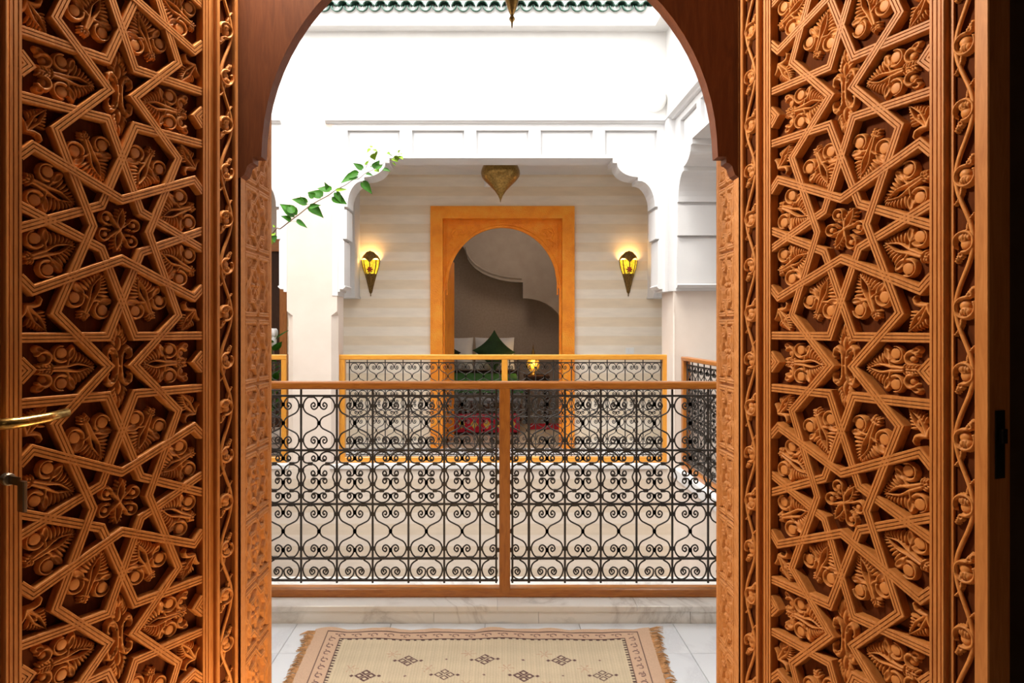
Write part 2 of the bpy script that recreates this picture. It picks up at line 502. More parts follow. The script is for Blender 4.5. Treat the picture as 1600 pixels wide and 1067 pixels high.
# right and left side beams
rb = structure('beam_right', MB().box(XR+0.0345, 2.0, 3.5, 6.45, ZB, ZT), M['white_paint'], 'white panelled beam over the right gallery opening')
y_edges = [(6.18-0.59*i-0.48, 6.18-0.59*i) for i in range(4)]
fr = MB()
fr.box(XR, XR+0.036, 3.5, 6.45, ZB, z_p0).box(XR, XR+0.036, 3.5, 6.45, z_p1, ZT)
ys_ = [3.5] + sorted(e for p_ in y_edges for e in p_) + [6.45]
for i in range(0, len(ys_), 2):
    fr.box(XR, XR+0.036, ys_[i], ys_[i+1], z_p0, z_p1)
fr.obj('panel_frame', M['white_paint'], rb)['kind'] = 'stuff'
for (a, c) in y_edges:
    d = 0.02
    V = [(XR+0.026,a+d,z_p0+d),(XR+0.026,c-d,z_p0+d),(XR+0.026,c-d,z_p1-d),(XR+0.026,a+d,z_p1-d),
         (XR+0.034,a+0.006,z_p0+0.006),(XR+0.034,c-0.006,z_p0+0.006),(XR+0.034,c-0.006,z_p1-0.006),(XR+0.034,a+0.006,z_p1-0.006)]
    MB().add(V, [(3,2,1,0),(0,1,5,4),(1,2,6,5),(2,3,7,6),(3,0,4,7)]).obj('panel', M['white_paint'], rb)
t = MB()
t.prism([(XR+a, ZT-0.015+b) for a, b in [(0.0,0.0),(-0.03,0.0),(-0.04,0.012),(-0.07,0.022),(-0.07,0.04),(0.0,0.055)]], 1, 3.5, YF-0.05)
structure('trim_right', t, M['white_paint'])
structure('beam_far_left', MB().box(XL, pil_l0+0.01, YF, 6.78, ZB, ZT), M['white_paint'])
t = MB()
t.prism([(YF+0.05+a, ZT-0.015+b) for a, b in [(0.0,0.0),(-0.06,0.0),(-0.07,0.012),(-0.095,0.022),(-0.095,0.04),(0.0,0.055)]], 0, XL, -1.905)
structure('trim_left', t, M['white_paint'])

# pillars: chamfered shaft below, square head above
ZS = px_z(488, YF)
def pillar(name, x0, x1, y0, y1, cl, cr, label):
    b = MB()
    low = [(x0, y0+cl), (x0+cl, y0), (x1-cr, y0), (x1, y0+cr), (x1, y1), (x0, y1)]
    top = [(x0, y0+0.002), (x0+0.002, y0), (x1-0.002, y0), (x1, y0+0.002), (x1, y1), (x0, y1)]
    V = [(a, c, z) for pl, z in ((low, -0.03), (low, ZS-0.03), (top, ZS+0.01), (top, ZT+0.001)) for a, c in pl]
    b.add(V, [(6*k+i, 6*k+(i+1) % 6, 6*k+(i+1) % 6+6, 6*k+i+6) for k in range(3) for i in range(6)])
    b.add(V[18:], [tuple(range(6))])
    return structure(name, b, M['cream_plaster'], label)
pillar('pillar_left', pil_l0, pil_l1+0.005, YF+0.001, 6.78, 0.055, 0.055, 'wide pale plaster pillar left of the far gallery opening')
pillar('pillar_right', pil_r0+0.034, XR+0.001, YF-0.14, 6.78, 0.012, 0.0, 'narrow pale corner pillar right of the far gallery opening')
structure('wall_right_jamb', MB().box(XR, 2.15, 6.362, 6.78, -0.03, ZT), M['cream_plaster'])
# white heads of the pillars
structure('trim_pillar_head', MB().box(pil_l1-0.04, pil_l1+0.012, YF-0.004, 6.775, px_z(462, YF), ZB+0.3)
          .box(pil_r0-0.01, XR-0.0, YF-0.145, 6.775, px_z(456, YF), ZB+0.33), M['white_paint'])

# stepped and lobed brackets
def bracket_profile():
    P = [(0.0, ZB), (0.482, ZB), (0.482, 2.83), (0.444, 2.83)]
    # convex lobe
    c0, c1 = (0.444, 2.83), (0.252, 2.70)
    for k in range(1, 9):
        a = k/8*PI/2
        P.append((c0[0]+(c1[0]-c0[0])*(1-math.cos(a)), c0[1]+(c1[1]-c0[1])*math.sin(a)))
    P += [(0.252, 2.665)]
    c0, c1 = (0.240, 2.665), (0.098, 2.43)
    for k in range(0, 9):
        a = k/8*PI/2
        P.append((c0[0]+(c1[0]-c0[0])*math.sin(a), c0[1]+(c1[1]-c0[1])*(1-math.cos(a))))
    P += [(0.070, 2.43), (0.070, 2.40), (0.092, 2.40), (0.092, 2.135), (0.055, 2.135), (0.070, 2.11), (0.070, 1.71), (0.085, 1.70), (0.06, 1.675), (0.03, 1.675), (0.03, 1.65), (0.0, 1.65)]
    return P
BP = bracket_profile()
b = MB().prism([(pil_r0+0.0-s, z) for s, z in BP], 1, YF, 6.78)
structure('bracket_far_right', b, M['white_paint'], 'white lobed bracket at the right end of the far beam')
b = MB().prism([(pil_l1+s, z) for s, z in BP], 1, YF, 6.78)
structure('bracket_far_left', b, M['white_paint'], 'white lobed bracket at the left end of the far beam')
b = MB().prism([(6.36-s*1.12, z) for s, z in BP], 0, XR, 2.14)
structure('bracket_right', b, M['white_paint'], 'white stepped bracket at the far end of the right gallery opening')
b = MB().prism([(pil_l0-s, z) for s, z in BP], 1, YF, 6.78)
structure('bracket_far_bay', b, M['white_paint'], 'white lobed bracket on the left side of the wide pillar')
# white mouldings at the ends of the far gallery
for nm, u0, u1 in (('trim_pilaster_1', 536, 562), ('trim_pilaster_2', 1012, 1036)):
    x0, x1 = px_x(u0, 7.79), px_x(u1, 7.79)
    zb = px_z(462, 7.5)
    b = MB().box(x0, x1, 7.5, 7.80, zb, 2.95)
    inner = x1 if nm.endswith('1') else x0
    sgn = -1 if nm.endswith('1') else 1
    b.box(inner+sgn*0.035 - 0.006, inner+sgn*0.035 + 0.006, 7.488, 7.5, zb, 2.95)
    b.box(min(x0, x1)-0.008, max(x0, x1)+0.008, 7.48, 7.80, zb-0.022, zb)
    structure(nm, b, M['white_paint'])

# ---- far gallery
far_floor = structure('floor_far', MB().box(-3.2, 3.2, 6.72, YW, -0.25, -0.006), M['grout'])
tiles(far_floor, [-1.6+0.4*i for i in range(9)], [6.72, 7.0, 7.4, YW], 0.0, M['marble'])
structure('ceiling_far', MB().box(-3.2, 3.2, 6.78, YW+0.2, 3.0, 3.2), M['white_plaster'])
DX0, DX1 = px_x(673, YW), px_x(897, YW)
DZ = px_z(323, YW)
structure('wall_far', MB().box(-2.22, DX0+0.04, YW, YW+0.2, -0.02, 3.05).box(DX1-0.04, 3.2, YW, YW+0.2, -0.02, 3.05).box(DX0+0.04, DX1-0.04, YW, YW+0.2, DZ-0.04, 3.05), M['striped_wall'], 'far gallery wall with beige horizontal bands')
structure('wall_far_side', MB().box(-3.4, -2.22, YW, YW+0.2, 2.30, 3.05).box(-3.4, -3.2, 6.5, YW, 0, 3.05).box(3.2, 3.3, 3.5, YW, 0, 3.05), M['cream_plaster'])
structure('floor_side', MB().box(1.86, 3.2, 3.5, 6.72, -0.25, -0.004), M['marble'])
structure('ceiling_side', MB().box(2.0, 3.2, 3.5, 6.78, 3.0, 3.2), M['white_plaster'])

# ---- bedroom
structure('wall_bedroom_back', MB().box(-2.2, 2.6, 10.9, 11.0, 0, 3.4), M['bedroom_wall'], 'patterned beige back wall of the bedroom')
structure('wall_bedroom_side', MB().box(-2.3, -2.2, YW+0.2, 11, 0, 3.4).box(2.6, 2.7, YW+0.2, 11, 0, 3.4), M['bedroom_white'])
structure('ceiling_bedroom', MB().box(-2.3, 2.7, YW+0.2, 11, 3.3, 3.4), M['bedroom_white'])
structure('floor_bedroom', MB().box(-2.3, 2.7, YW, 11, -0.2, 0.0), M['stone_floor'])
# alcove arch in front of the back wall
YB = 10.3
pts = [(720, 380)] + [(728+ (815-728)*(1-math.cos(a)), 393+(441-393)*math.sin(a)) for a in [k/8*PI/2 for k in range(9)]] + [(817, 441), (817, 466)] \
    + [(819+62*math.sin(a), 466+50*(1-math.cos(a))) for a in [k/8*PI/2 for k in range(9)]]
poly = [(px_x(u, YB), px_z(v, YB)) for u, v in pts]
poly = [(poly[0][0]-0.5, 3.3), (poly[0][0]-0.5, px_z(360, YB))] + poly + [(poly[-1][0], 0.02), (2.59, 0.02), (2.59, 3.3)]
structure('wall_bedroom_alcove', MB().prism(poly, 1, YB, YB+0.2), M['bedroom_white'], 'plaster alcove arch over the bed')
m_ = MB()
tr = [Vector((px_x(u, YB), YB-0.01, px_z(v, YB)+0.06)) for u, v in pts[1:10]]
m_.tube(tr, 0.018, 6)
structure('trim_alcove', m_, M['bedroom_white'])

# ------------------------------------------------------------------ carved relief: one height field per motif
class Relief:
    """max-of-shapes height field in (b, a): b across, a along; becomes one closed-top carving"""
    def __init__(s, b0, b1, a0, a1, step):
        s.b = np.arange(b0, b1 + step/2, step)
        s.a = np.arange(a0, a1 + step/2, step)
        s.B, s.A = np.meshgrid(s.b, s.a)
        s.h = np.zeros_like(s.B)
    def ell(s, b, a, lb, la, h, ang=0.0, p=0.5):
        """ellipsoid, semi-axes lb across, la along, turned by ang (anticlockwise)"""
        c, n = math.cos(ang), math.sin(ang)
        x = (s.B-b)*c + (s.A-a)*n
        y = -(s.B-b)*n + (s.A-a)*c
        q = 1 - (x/lb)**2 - (y/la)**2
        s.h = np.maximum(s.h, np.where(q > 0, h*np.maximum(q, 0)**p, 0))
    def rib(s, b, a, ang, ln, wd, h):
        """tapered rib from (b,a) outwards along ang (from +a axis, clockwise)"""
        s.ell(b+math.sin(ang)*ln/2, a+math.cos(ang)*ln/2, wd, ln/2, h, -ang, 0.4)
    def line(s, pts, r, h):
        P = [np.array(p_, float) for p_ in pts]
        R = r if hasattr(r, '__len__') else [r]*len(P)
        for i in range(len(P)-1):
            d = P[i+1]-P[i]; L2 = max(1e-9, d@d)
            t = np.clip(((s.B-P[i][0])*d[0]+(s.A-P[i][1])*d[1])/L2, 0, 1)
            dist = np.hypot(s.B-P[i][0]-t*d[0], s.A-P[i][1]-t*d[1])
            rr = R[i]+(R[i+1]-R[i])*t
            q = 1-(dist/rr)**2
            s.h = np.maximum(s.h, np.where(q > 0, h*np.sqrt(np.maximum(q, 0)), 0))
    def disc(s, b, a, r, h):
        d = np.hypot(s.B-b, s.A-a)
        s.h = np.maximum(s.h, np.where(d < r, h*(0.86+0.14*np.sqrt(np.maximum(0, 1-(d/r)**2))), 0))
    def cut(s, b, a, lb, la, ang=0.0):
        c, n = math.cos(ang), math.sin(ang)
        x = (s.B-b)*c + (s.A-a)*n
        y = -(s.B-b)*n + (s.A-a)*c
        q = (x/lb)**2+(y/la)**2
        s.h = np.where(q < 1, s.h*np.clip(q*0.7, 0, 1), s.h)
    def dish(s, b, a, lb, la, floor, ang=0.0):
        c, n = math.cos(ang), math.sin(ang)
        x = (s.B-b)*c + (s.A-a)*n
        y = -(s.B-b)*n + (s.A-a)*c
        q = (x/lb)**2+(y/la)**2
        s.h = np.where(q < 1, np.minimum(s.h, floor+(1-floor)*q**1.5), s.h)
    def groove(s, pts, r):
        P = [np.array(p_, float) for p_ in pts]
        for i in range(len(P)-1):
            d = P[i+1]-P[i]
            t = np.clip(((s.B-P[i][0])*d[0]+(s.A-P[i][1])*d[1])/(d@d), 0, 1)
            dist = np.hypot(s.B-P[i][0]-t*d[0], s.A-P[i][1]-t*d[1])
            s.h = np.where(dist < r, s.h*0.7, s.h)
    def mesh(s, name, mat, size, depth, size_b=None):
        """x = b*size, z = a*size, relief towards -y by depth"""
        hid = s.h > 0.02
        cell = hid[:-1, :-1] | hid[1:, :-1] | hid[:-1, 1:] | hid[1:, 1:]
        ii, jj = np.nonzero(cell)
        nb = s.B.shape[1]
        q = np.stack([ii*nb+jj, ii*nb+jj+1, (ii+1)*nb+jj+1, (ii+1)*nb+jj], 1)
        used, inv = np.unique(q.ravel(), return_inverse=True)
        co = np.stack([s.B.ravel()[used]*(size_b or size), -s.h.ravel()[used]*depth, s.A.ravel()[used]*size], 1)
        me = bpy.data.meshes.new(name)
        me.from_pydata(co.tolist(), [], inv.reshape(-1, 4).tolist())
        me.materials.append(mat)
        me.shade_smooth()
        me.update()
        return me

def arc(cb, ca, r, a0, a1, n=10):
    """angles measured from +b, anticlockwise, degrees"""
    return [(cb+r*math.cos(math.radians(a0+(a1-a0)*i/n)), ca+r*math.sin(math.radians(a0+(a1-a0)*i/n))) for i in range(n+1)]

def leaf_shape(R, b, a, ang, L, Wd, n=6, h=0.8):
    """feathered leaf: ribs on both sides of a midrib, pointing along ang"""
    d = (math.sin(ang), math.cos(ang))
    for k in range(n):
        t = k/(n-0.4)
        for sg in (-1, 1):
            R.rib(b+d[0]*L*t*0.78, a+d[1]*L*t*0.78, ang+sg*math.radians(62-34*t), Wd*(1.05-0.62*t)+0.10*L*t, 0.10*Wd*2*(1-0.35*t), h*(0.72+0.2*t))
    R.rib(b+d[0]*L*0.55, a+d[1]*L*0.55, ang, L*0.48, Wd*0.14, h)

def palmette_parts(R):
    for sg in (-1, 1):
        # feathered leaf and the two strands round the eye
        for k in range(7):
            t = k/6
            R.rib(sg*(0.16-0.12*t), 0.10+0.66*t, sg*math.radians(74-50*t), 0.56-0.30*t, 0.070-0.018*t, 0.86)
        R.line([(sg*0.05, -0.70), (sg*0.07, -0.40), (sg*0.08, -0.15), (sg*0.135, 0.12), (sg*0.15, 0.32), (sg*0.09, 0.55), (0.0, 0.78)], [0.07, 0.085, 0.085, 0.06, 0.045, 0.04, 0.035], 1.0)
        # hollow spoon lobe
        R.ell(sg*0.56, 0.00, 0.185, 0.38, 0.95, -sg*1.15)
        R.dish(sg*0.59, 0.01, 0.11, 0.27, 0.5, -sg*1.15)
        # gap, disc and its crescent
        R.cut(sg*0.55, -0.36, 0.36, 0.30)
        R.line([(sg*0.07, -0.20), (sg*0.22, -0.12), (sg*0.36, -0.10)], [0.08, 0.06, 0.04], 0.95)
        R.line([(sg*x, y) for x, y in arc(0.57, -0.38, 0.31, 150, 375, 14)], [0.085, 0.085, 0.085, 0.08, 0.075, 0.07, 0.07, 0.065, 0.06, 0.06, 0.055, 0.05, 0.045, 0.04, 0.03], 0.98)
        R.disc(sg*0.60, -0.37, 0.215, 0.78)
        for k in range(3):
            R.rib(sg*0.03, -0.66-0.10*k, sg*math.radians(122+8*k), 0.27-0.03*k, 0.052, 0.82)
    R.rib(0, 0.66, 0, 0.36, 0.055, 0.9)
    R.rib(0, -0.72, PI, 0.28, 0.055, 0.85)
    R.cut(0, 0.30, 0.085, 0.20)
def palmette():
    R = Relief(-0.98, 0.98, -1.04, 1.04, 0.022)
    palmette_parts(R)
    return R
def palmette_long():
    R = Relief(-1.0, 1.0, -1.62, 1.04, 0.023)
    for sg in (-1, 1):
        R.line([(sg*x, y) for x, y in arc(0.44, -1.03, 0.25, -60, 200, 12)], [0.09]*10+[0.07, 0.05, 0.03], 0.92)
        R.ell(sg*0.42, -1.02, 0.17, 0.17, 0.55)
        R.ell(sg*0.74, -1.20, 0.17, 0.25, 0.85, sg*0.3)
        R.dish(sg*0.75, -1.20, 0.10, 0.16, 0.4, sg*0.3)
        for k in range(4):
            R.rib(sg*0.03, -0.80-0.11*k, sg*math.radians(120+6*k), 0.26, 0.052, 0.86)
    R.rib(0, -0.9, PI, 0.45, 0.06, 0.9)
    palmette_parts(R)
    return R
def fleur():
    R = Relief(-0.62, 0.62, -1.05, 1.05, 0.022)
    for e in (-1, 1):
        for sg in (-1, 1):
            for k in range(5):
                t = k/4
                a = math.radians(58-34*t)
                R.rib(sg*0.05, e*(0.46+0.30*t), sg*a if e > 0 else PI-sg*a, 0.36-0.14*t, 0.05, 0.75)
            R.line([(0.065*sg, 0), (0.075*sg, e*0.16), (0.13*sg, e*0.33), (0.28*sg, e*0.43), (0.42*sg, e*0.37), (0.45*sg, e*0.24), (0.38*sg, e*0.18)], [0.075, 0.08, 0.085, 0.09, 0.085, 0.06, 0.04], 1.0)
            R.groove([(0.10*sg, e*0.22), (0.20*sg, e*0.37), (0.34*sg, e*0.40)], 0.022)
        R.cut(0, e*0.52, 0.15, 0.24)
        R.ell(0, e*0.53, 0.095, 0.19, 0.92)
        R.rib(0, e*0.70, 0 if e > 0 else PI, 0.36, 0.055, 0.9)
    R.cut(0, 0, 0.035, 0.2)
    R.ell(0, 0, 0.16, 0.05, 0.9)
    return R
def rosette():
    R = Relief(-0.92, 0.92, -0.92, 0.92, 0.021)
    for k in range(6):
        a = k*PI/3 + 0.35
        d = (math.sin(a), math.cos(a)); n = (d[1], -d[0])
        if k % 3 == 0:
            for sg in (-1, 1):
                for t in range(5):
                    R.rib(d[0]*(0.14+0.12*t)+sg*n[0]*0.10, d[1]*(0.14+0.12*t)+sg*n[1]*0.10, a+sg*math.radians(70-9*t), 0.17, 0.036, 0.82)
                R.line([(0, 0), (d[0]*0.25+sg*n[0]*0.13, d[1]*0.25+sg*n[1]*0.13), (d[0]*0.5+sg*n[0]*0.11, d[1]*0.5+sg*n[1]*0.11), (d[0]*0.80, d[1]*0.80)], [0.05, 0.055, 0.05, 0.03], 0.95)
            R.cut(d[0]*0.36, d[1]*0.36, 0.07, 0.17, -a)
        else:
            c = (d[0]*0.62, d[1]*0.62)
            sg = 1 if k % 3 == 1 else -1
            g = math.degrees(math.atan2(d[1], d[0]))
            R.line([(0, 0), (d[0]*0.25-sg*n[0]*0.08, d[1]*0.25-sg*n[1]*0.08)]+arc(c[0], c[1], 0.21, g+sg*140, g-sg*130, 14), 0.048, 0.95)
            R.disc(c[0]-d[0]*0.03, c[1]-d[1]*0.03, 0.095, 0.8)
            for t in range(4):
                R.rib(d[0]*(0.22+0.07*t)+sg*n[0]*(0.20+0.03*t), d[1]*(0.22+0.07*t)+sg*n[1]*(0.20+0.03*t), a+sg*1.25, 0.13, 0.034, 0.75)
    R.disc(0, 0, 0.07, 1.0)
    return R
def corner_spray():
    R = Relief(-0.85, 0.85, -0.8, 0.95, 0.025)
    for sg in (-1, 1):
        for k in range(6):
            t = k/5
            R.rib(sg*(0.16-0.12*t), -0.10+0.62*t, sg*math.radians(62-38*t), 0.44-0.2*t, 0.062, 0.78)
        R.line([(sg*0.04, -0.6), (sg*0.10, -0.2), (sg*0.16, 0.1), (sg*0.08, 0.5), (0, 0.8)], [0.09, 0.09, 0.07, 0.05, 0.03], 0.95)
        R.line([(0, -0.62), (sg*0.25, -0.42), (sg*0.48, -0.36), (sg*0.66, -0.46), (sg*0.68, -0.62)], [0.11, 0.12, 0.13, 0.10, 0.04], 1.0)
        R.dish(sg*0.45, -0.50, 0.07, 0.13, 0.35, sg*0.9)
    R.ell(0, 0.08, 0.09, 0.16, 0.8)
    return R
def vine_curl():
    # b to the side of the bulge, a along the stem; unit = half the channel
    R = Relief(-1.0, 1.0, -1.75, 2.3, 0.06)
    R.line(arc(0.0, 0.0, 0.78, -100, 215, 20), [0.15]*18+[0.12, 0.09, 0.06], 1.0)
    R.ell(0.10, -0.18, 0.48, 0.44, 0.70)
    R.ell(0.0, 0.32, 0.52, 0.42, 1.0)
    for x in (-0.18, 0.05, 0.28):
        R.groove([(x, 0.15), (x*0.8, 0.66)], 0.045)
    for k in range(8):                       # roped leaf climbing from the bud
        t = k/7
        R.rib(0.10+0.55*t*t, 0.85+1.15*t, math.radians(60), 0.42-0.16*t, 0.115, 0.8)
    for k in range(4):                       # spiky leaf below the ring
        for sg in (-1, 1):
            R.rib(-0.20-0.12*k, -0.78-0.20*k, math.radians(205)+sg*0.75, 0.40-0.05*k, 0.10, 0.7)
    R.rib(-0.35, -0.95, math.radians(205), 0.75, 0.09, 0.8)
    return R

r_ = 0.600/9.16                  # pattern module
WP, PP = 0.417, 9.16*r_          # panel width, pattern period
REL = 0.0145                      # relief height
me_pal = palmette().mesh('carved_palmette', M['carving'], 0.84*r_, REL)
me_long = palmette_long().mesh('carved_palmette_long', M['carving'], 0.80*r_, REL)
me_fleur = fleur().mesh('carved_fleur', M['carving'], 1.40*r_, REL, 0.98*r_)
me_ros = rosette().mesh('carved_rosette', M['carving'], 0.92*r_, REL)
me_spray = corner_spray().mesh('carved_spray', M['carving'], 0.70*r_, REL)
me_curl = vine_curl().mesh('vine_curl', M['carving'], 0.0240, 0.0115)

# ------------------------------------------------------------------ strapwork of the door panels
def pattern_segments():
    """segments (x0,z0,x1,z1, bend directions, level) of one period, centred on a rosette at (0,0), module 1"""
    c, s = math.cos(math.radians(22.5)), math.sin(math.radians(22.5))
    L = 3.084
    A = (1+L*s, L*c); A2 = (A[1], A[0])
    hw = 3.25
    e = hw - A2[0]
    V = (0.45, 4.58)
    Bq = (-(3.60-2.414)*math.tan(math.radians(22.5)), 3.60)
    d = math.sqrt(0.5)
    base = [
        [(0, 1), A2, (hw, A2[1]-e)],
        [(1, 0), A, V],
        [(d, d), Bq, (-hw, 3.60)],
        [(d, d), (hw, d-(hw-d)*math.tan(math.radians(22.5)))],
    ]
    ch = [(hw, 4.58-0.32), (hw-0.30, 4.58)]
    segs = []
    for lv, pl in enumerate(base):
        for sx in (1, -1):
            for sz in (1, -1):
                P = [(sx*x, sz*z) for x, z in pl]
                # virtual mirrored neighbours for the mitres at the ends
                if lv == 0: before, after = (-P[1][0], P[1][1]), None
                elif lv == 1: before, after = (P[1][0], -P[1][1]), (P[1][0], sz*(9.16-abs(P[1][1])))
                elif lv == 2: before, after = (hw*sx, sz*(d-(hw-d)*math.tan(math.radians(22.5)))), None
                else: before, after = (sx*base[2][1][0], sz*base[2][1][1]), None
                Q = [before] + P + [after]
                for i in range(1, len(Q)-2):
                    segs.append((Q[i-1], Q[i], Q[i+1], Q[i+2], lv + (0.35 if sx < 0 else 0) + (0.17 if sz < 0 else 0)))
    for sx in (1, -1):
        for sz in (1, -1):
            P = [(sx*x, sz*z) for x, z in ch]
            segs.append((None, P[0], P[1], (P[0][0], sz*(9.16)-P[0][1]), 0.1))
    return segs
PAT = pattern_segments()
SW = 0.30*r_                     # strap width
PROFILE = [(-0.5, 1.0), (-0.5, 0.10), (-0.44, 0.0), (-0.235, 0.0), (-0.20, 0.16), (-0.165, 0.16), (-0.13, 0.0),
           (0.13, 0.0), (0.165, 0.16), (0.20, 0.16), (0.235, 0.0), (0.44, 0.0), (0.5, 0.10), (0.5, 1.0)]
def strap_mesh(a, p0, p1, bq, top, depth, clip):
    P0, P1 = Vector(p0), Vector(p1)
    d = (P1-P0).normalized(); n = Vector((-d.y, d.x))
    def mitre(prev, here, nxt):
        if prev is None or nxt is None: return n
        d0 = (Vector(here)-Vector(prev)).normalized(); d1 = (Vector(nxt)-Vector(here)).normalized()
        n0 = Vector((-d0.y, d0.x)); n1 = Vector((-d1.y, d1.x))
        m = (n0+n1)
        if m.length < 1e-4: return n
        m.normalize()
        return m / max(0.35, m.dot(n))
    m0 = mitre(a, p0, p1) if a is not None else n
    m1 = mitre(p0, p1, bq) if bq is not None else n
    V = []
    for (P, m) in ((P0, m0), (P1, m1)):
        for (o, y) in PROFILE:
            q = P + m*(o*SW)
            V.append((q.x, top + y*depth, q.y))
    k = len(PROFILE)
    Fc = [(i, i+1, i+1+k, i+k) for i in range(k-1)]
    return V, Fc
def clip_seg(p0, p1, x0, x1, z0, z1):
    t0, t1 = 0.0, 1.0
    dx, dz = p1[0]-p0[0], p1[1]-p0[1]
    for p_, q in ((-dx, p0[0]-x0), (dx, x1-p0[0]), (-dz, p0[1]-z0), (dz, z1-p0[1])):
        if abs(p_) < 1e-12:
            if q < 0: return None
        else:
            t = q/p_
            if p_ < 0: t0 = max(t0, t)
            else: t1 = min(t1, t)
    if t1-t0 < 1e-4: return None
    return ((p0[0]+dx*t0, p0[1]+dz*t0), (p0[0]+dx*t1, p0[1]+dz*t1), t0 > 1e-6, t1 < 1-1e-6)

S0, S1, SL = 0.108, 0.525, 0.639         # hinge stile | panel | free stile
Z0, Z1 = 0.12, 2.36
ROS = [0.342, 0.942, 1.542, 2.142]
GY = 0.026                               # depth of the ground of the panel

def door_leaf(name, label, loc, rotz, sg):
    """local x: along the leaf (sg*s), y: into the leaf, z: up"""
    root = thing(name, label, 'door', loc, rotz, None, 'thing')
    X = lambda s: sg*s
    def part(nm, mb, mat, smooth=False): return mb.obj(nm, mat, root, smooth=smooth)
    def prof(nm, pts, z0, z1, mat):
        b = MB().prism([(X(s), y) for s, y in pts], 2, z0, z1)
        return part(nm, b, mat)
    # hinge stile with its vine channel
    prof('hinge_stile', [(0,0.055),(0,0.002),(0.002,0),(0.008,0),(0.010,0.002),(0.010,0.013),(0.057,0.013),(0.057,0.002),(0.059,0),(0.0665,0),(0.0685,0.003),(0.0685,0.012),
                         (0.082,0.012),(0.084,0.004),(0.086,0.002),(0.0905,0.002),(0.091,0.005),(0.0925,0.005),(0.093,0.002),(0.099,0.002),(0.0995,0.005),(0.101,0.005),(0.1015,0.002),(0.107,0.002),(0.108,0.004),(0.108,0.055)], 0.02, 2.45, M['door_wood'])
    prof('free_stile', [(0.525,0.055),(0.525,0.004),(0.526,0.002),(0.531,0.002),(0.5315,0.005),(0.533,0.005),(0.5335,0.002),(0.540,0.002),(0.5405,0.005),(0.542,0.005),(0.5425,0.002),(0.548,0.002),(0.549,0.006),
                        (0.550,0.006),(0.551,0.001),(0.5535,-0.002),(0.557,-0.002),(0.5595,0.001),(0.5605,0.008),(0.569,0.008),(0.569,0.013),(0.569,0.014),(0.613,0.014),(0.613,0.002),(0.615,0),(0.637,0),(0.639,0.002),(0.639,0.055)], 0.02, 2.45, M['door_wood'])
    part('bottom_rail', MB().cbox(min(X(S0), X(S1)), max(X(S0), X(S1)), 0.001, 0.055, 0.02, Z0, 0.003), M['door_wood'])
    part('top_rail', MB().cbox(min(X(S0), X(S1)), max(X(S0), X(S1)), 0.001, 0.055, Z1, 2.45, 0.003), M['door_wood'])
    part('ground_panel', MB().box(min(X(S0), X(S1))-0.005, max(X(S0), X(S1))+0.005, GY, 0.052, Z0-0.005, Z1+0.005), M['shaded_ground_wood'])
    xm = (S0+S1)/2
    # straps
    for zc in ROS:
        for (a, p0, p1, nx, lv) in PAT:
            f = lambda p_: None if p_ is None else (xm + p_[0]*r_, zc + p_[1]*r_)
            # avoid doubling the half-period boundary: every period builds its own |z| < 4.58
            c = clip_seg(f(p0), f(p1), S0-0.004, S1+0.004, Z0-0.004, Z1+0.004)
            if c is None: continue
            q0, q1, k0, k1 = c
            V, Fc = strap_mesh(None if k0 else f(a), q0, q1, None if k1 else f(nx), 0.0035+0.0011*lv*0.5, GY-0.004, None)
            V = [(X(v[0]), v[1], v[2]) for v in V]
            if sg < 0: Fc = [tuple(reversed(g)) for g in Fc]
            b = MB().add(V, Fc)
            Fl = [tuple(reversed(g)) for g in b.F]
            b.F = Fl
            part('strap', b, M['door_wood'])
    # carvings in the openings
    def put(me, nm, s, z, ang):
        if not (Z0+0.03 < z < Z1-0.03): return
        o = link(nm, me, root, (X(s), GY+0.0005, z), (0, sg*ang, 0))
        return o
    for zc in ROS:
        put(me_ros, 'carved_rosette', xm, zc, 0.2)
        for k in range(8):
            a = math.radians(22.5+45*k)            # from +z, clockwise
            rad = 2.43
            # tip of each palmette points at the rosette
            put(me_pal, 'carved_palmette', xm+math.sin(a)*rad*r_, zc+math.cos(a)*rad*r_, a+PI)
        zs = zc+PP/2
        put(me_fleur, 'carved_fleur', xm, zs, 0)
        for e in (1, -1):
            put(me_long, 'carved_palmette', xm+e*1.62*r_, zs, -e*PI/2)
            for e2 in (1, -1):
                put(me_spray, 'carved_spray', xm+e*2.72*r_, zs-e2*1.60*r_, math.atan2(-e*0.75, e2*1.0))
    # vine scrolls
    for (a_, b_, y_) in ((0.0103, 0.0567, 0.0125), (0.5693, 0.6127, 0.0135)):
        part('shaded_channel_floor', MB().box(min(X(a_), X(b_)), max(X(a_), X(b_)), y_, y_+0.004, 0.03, 2.44), M['shaded_ground_wood'])  # thin strip over the channel floor, its dark colour standing in for shade
    T = 0.1203
    for (c0, wd, cur) in ((0.0335, 0.0150, 1), (0.591, 0.0135, -1)):
        pts = []
        z = 0.04
        while z < 2.44:
            pts.append((X(c0+0.0165*math.sin(PI*(z-1.242)/T+PI/2)), 0.0075, z)); z += 0.010
        part('vine_stem', MB().tube(pts, 0.0042, 6), M['carving'], True)
        k = -10
        while k < 11:
            zc = 1.242 + k*T
            if 0.06 < zc < 2.40:
                side = 1 if k % 2 == 0 else -1
                o = link('vine_curl', me_curl, root, (X(c0-side*0.001), 0.0130, zc), (0, 0, 0))
                if (side*sg) < 0: o.rotation_euler = (0, PI, 0)
            k += 1
    return root

al_r, al_l = math.radians(69.2), math.radians(60.7)
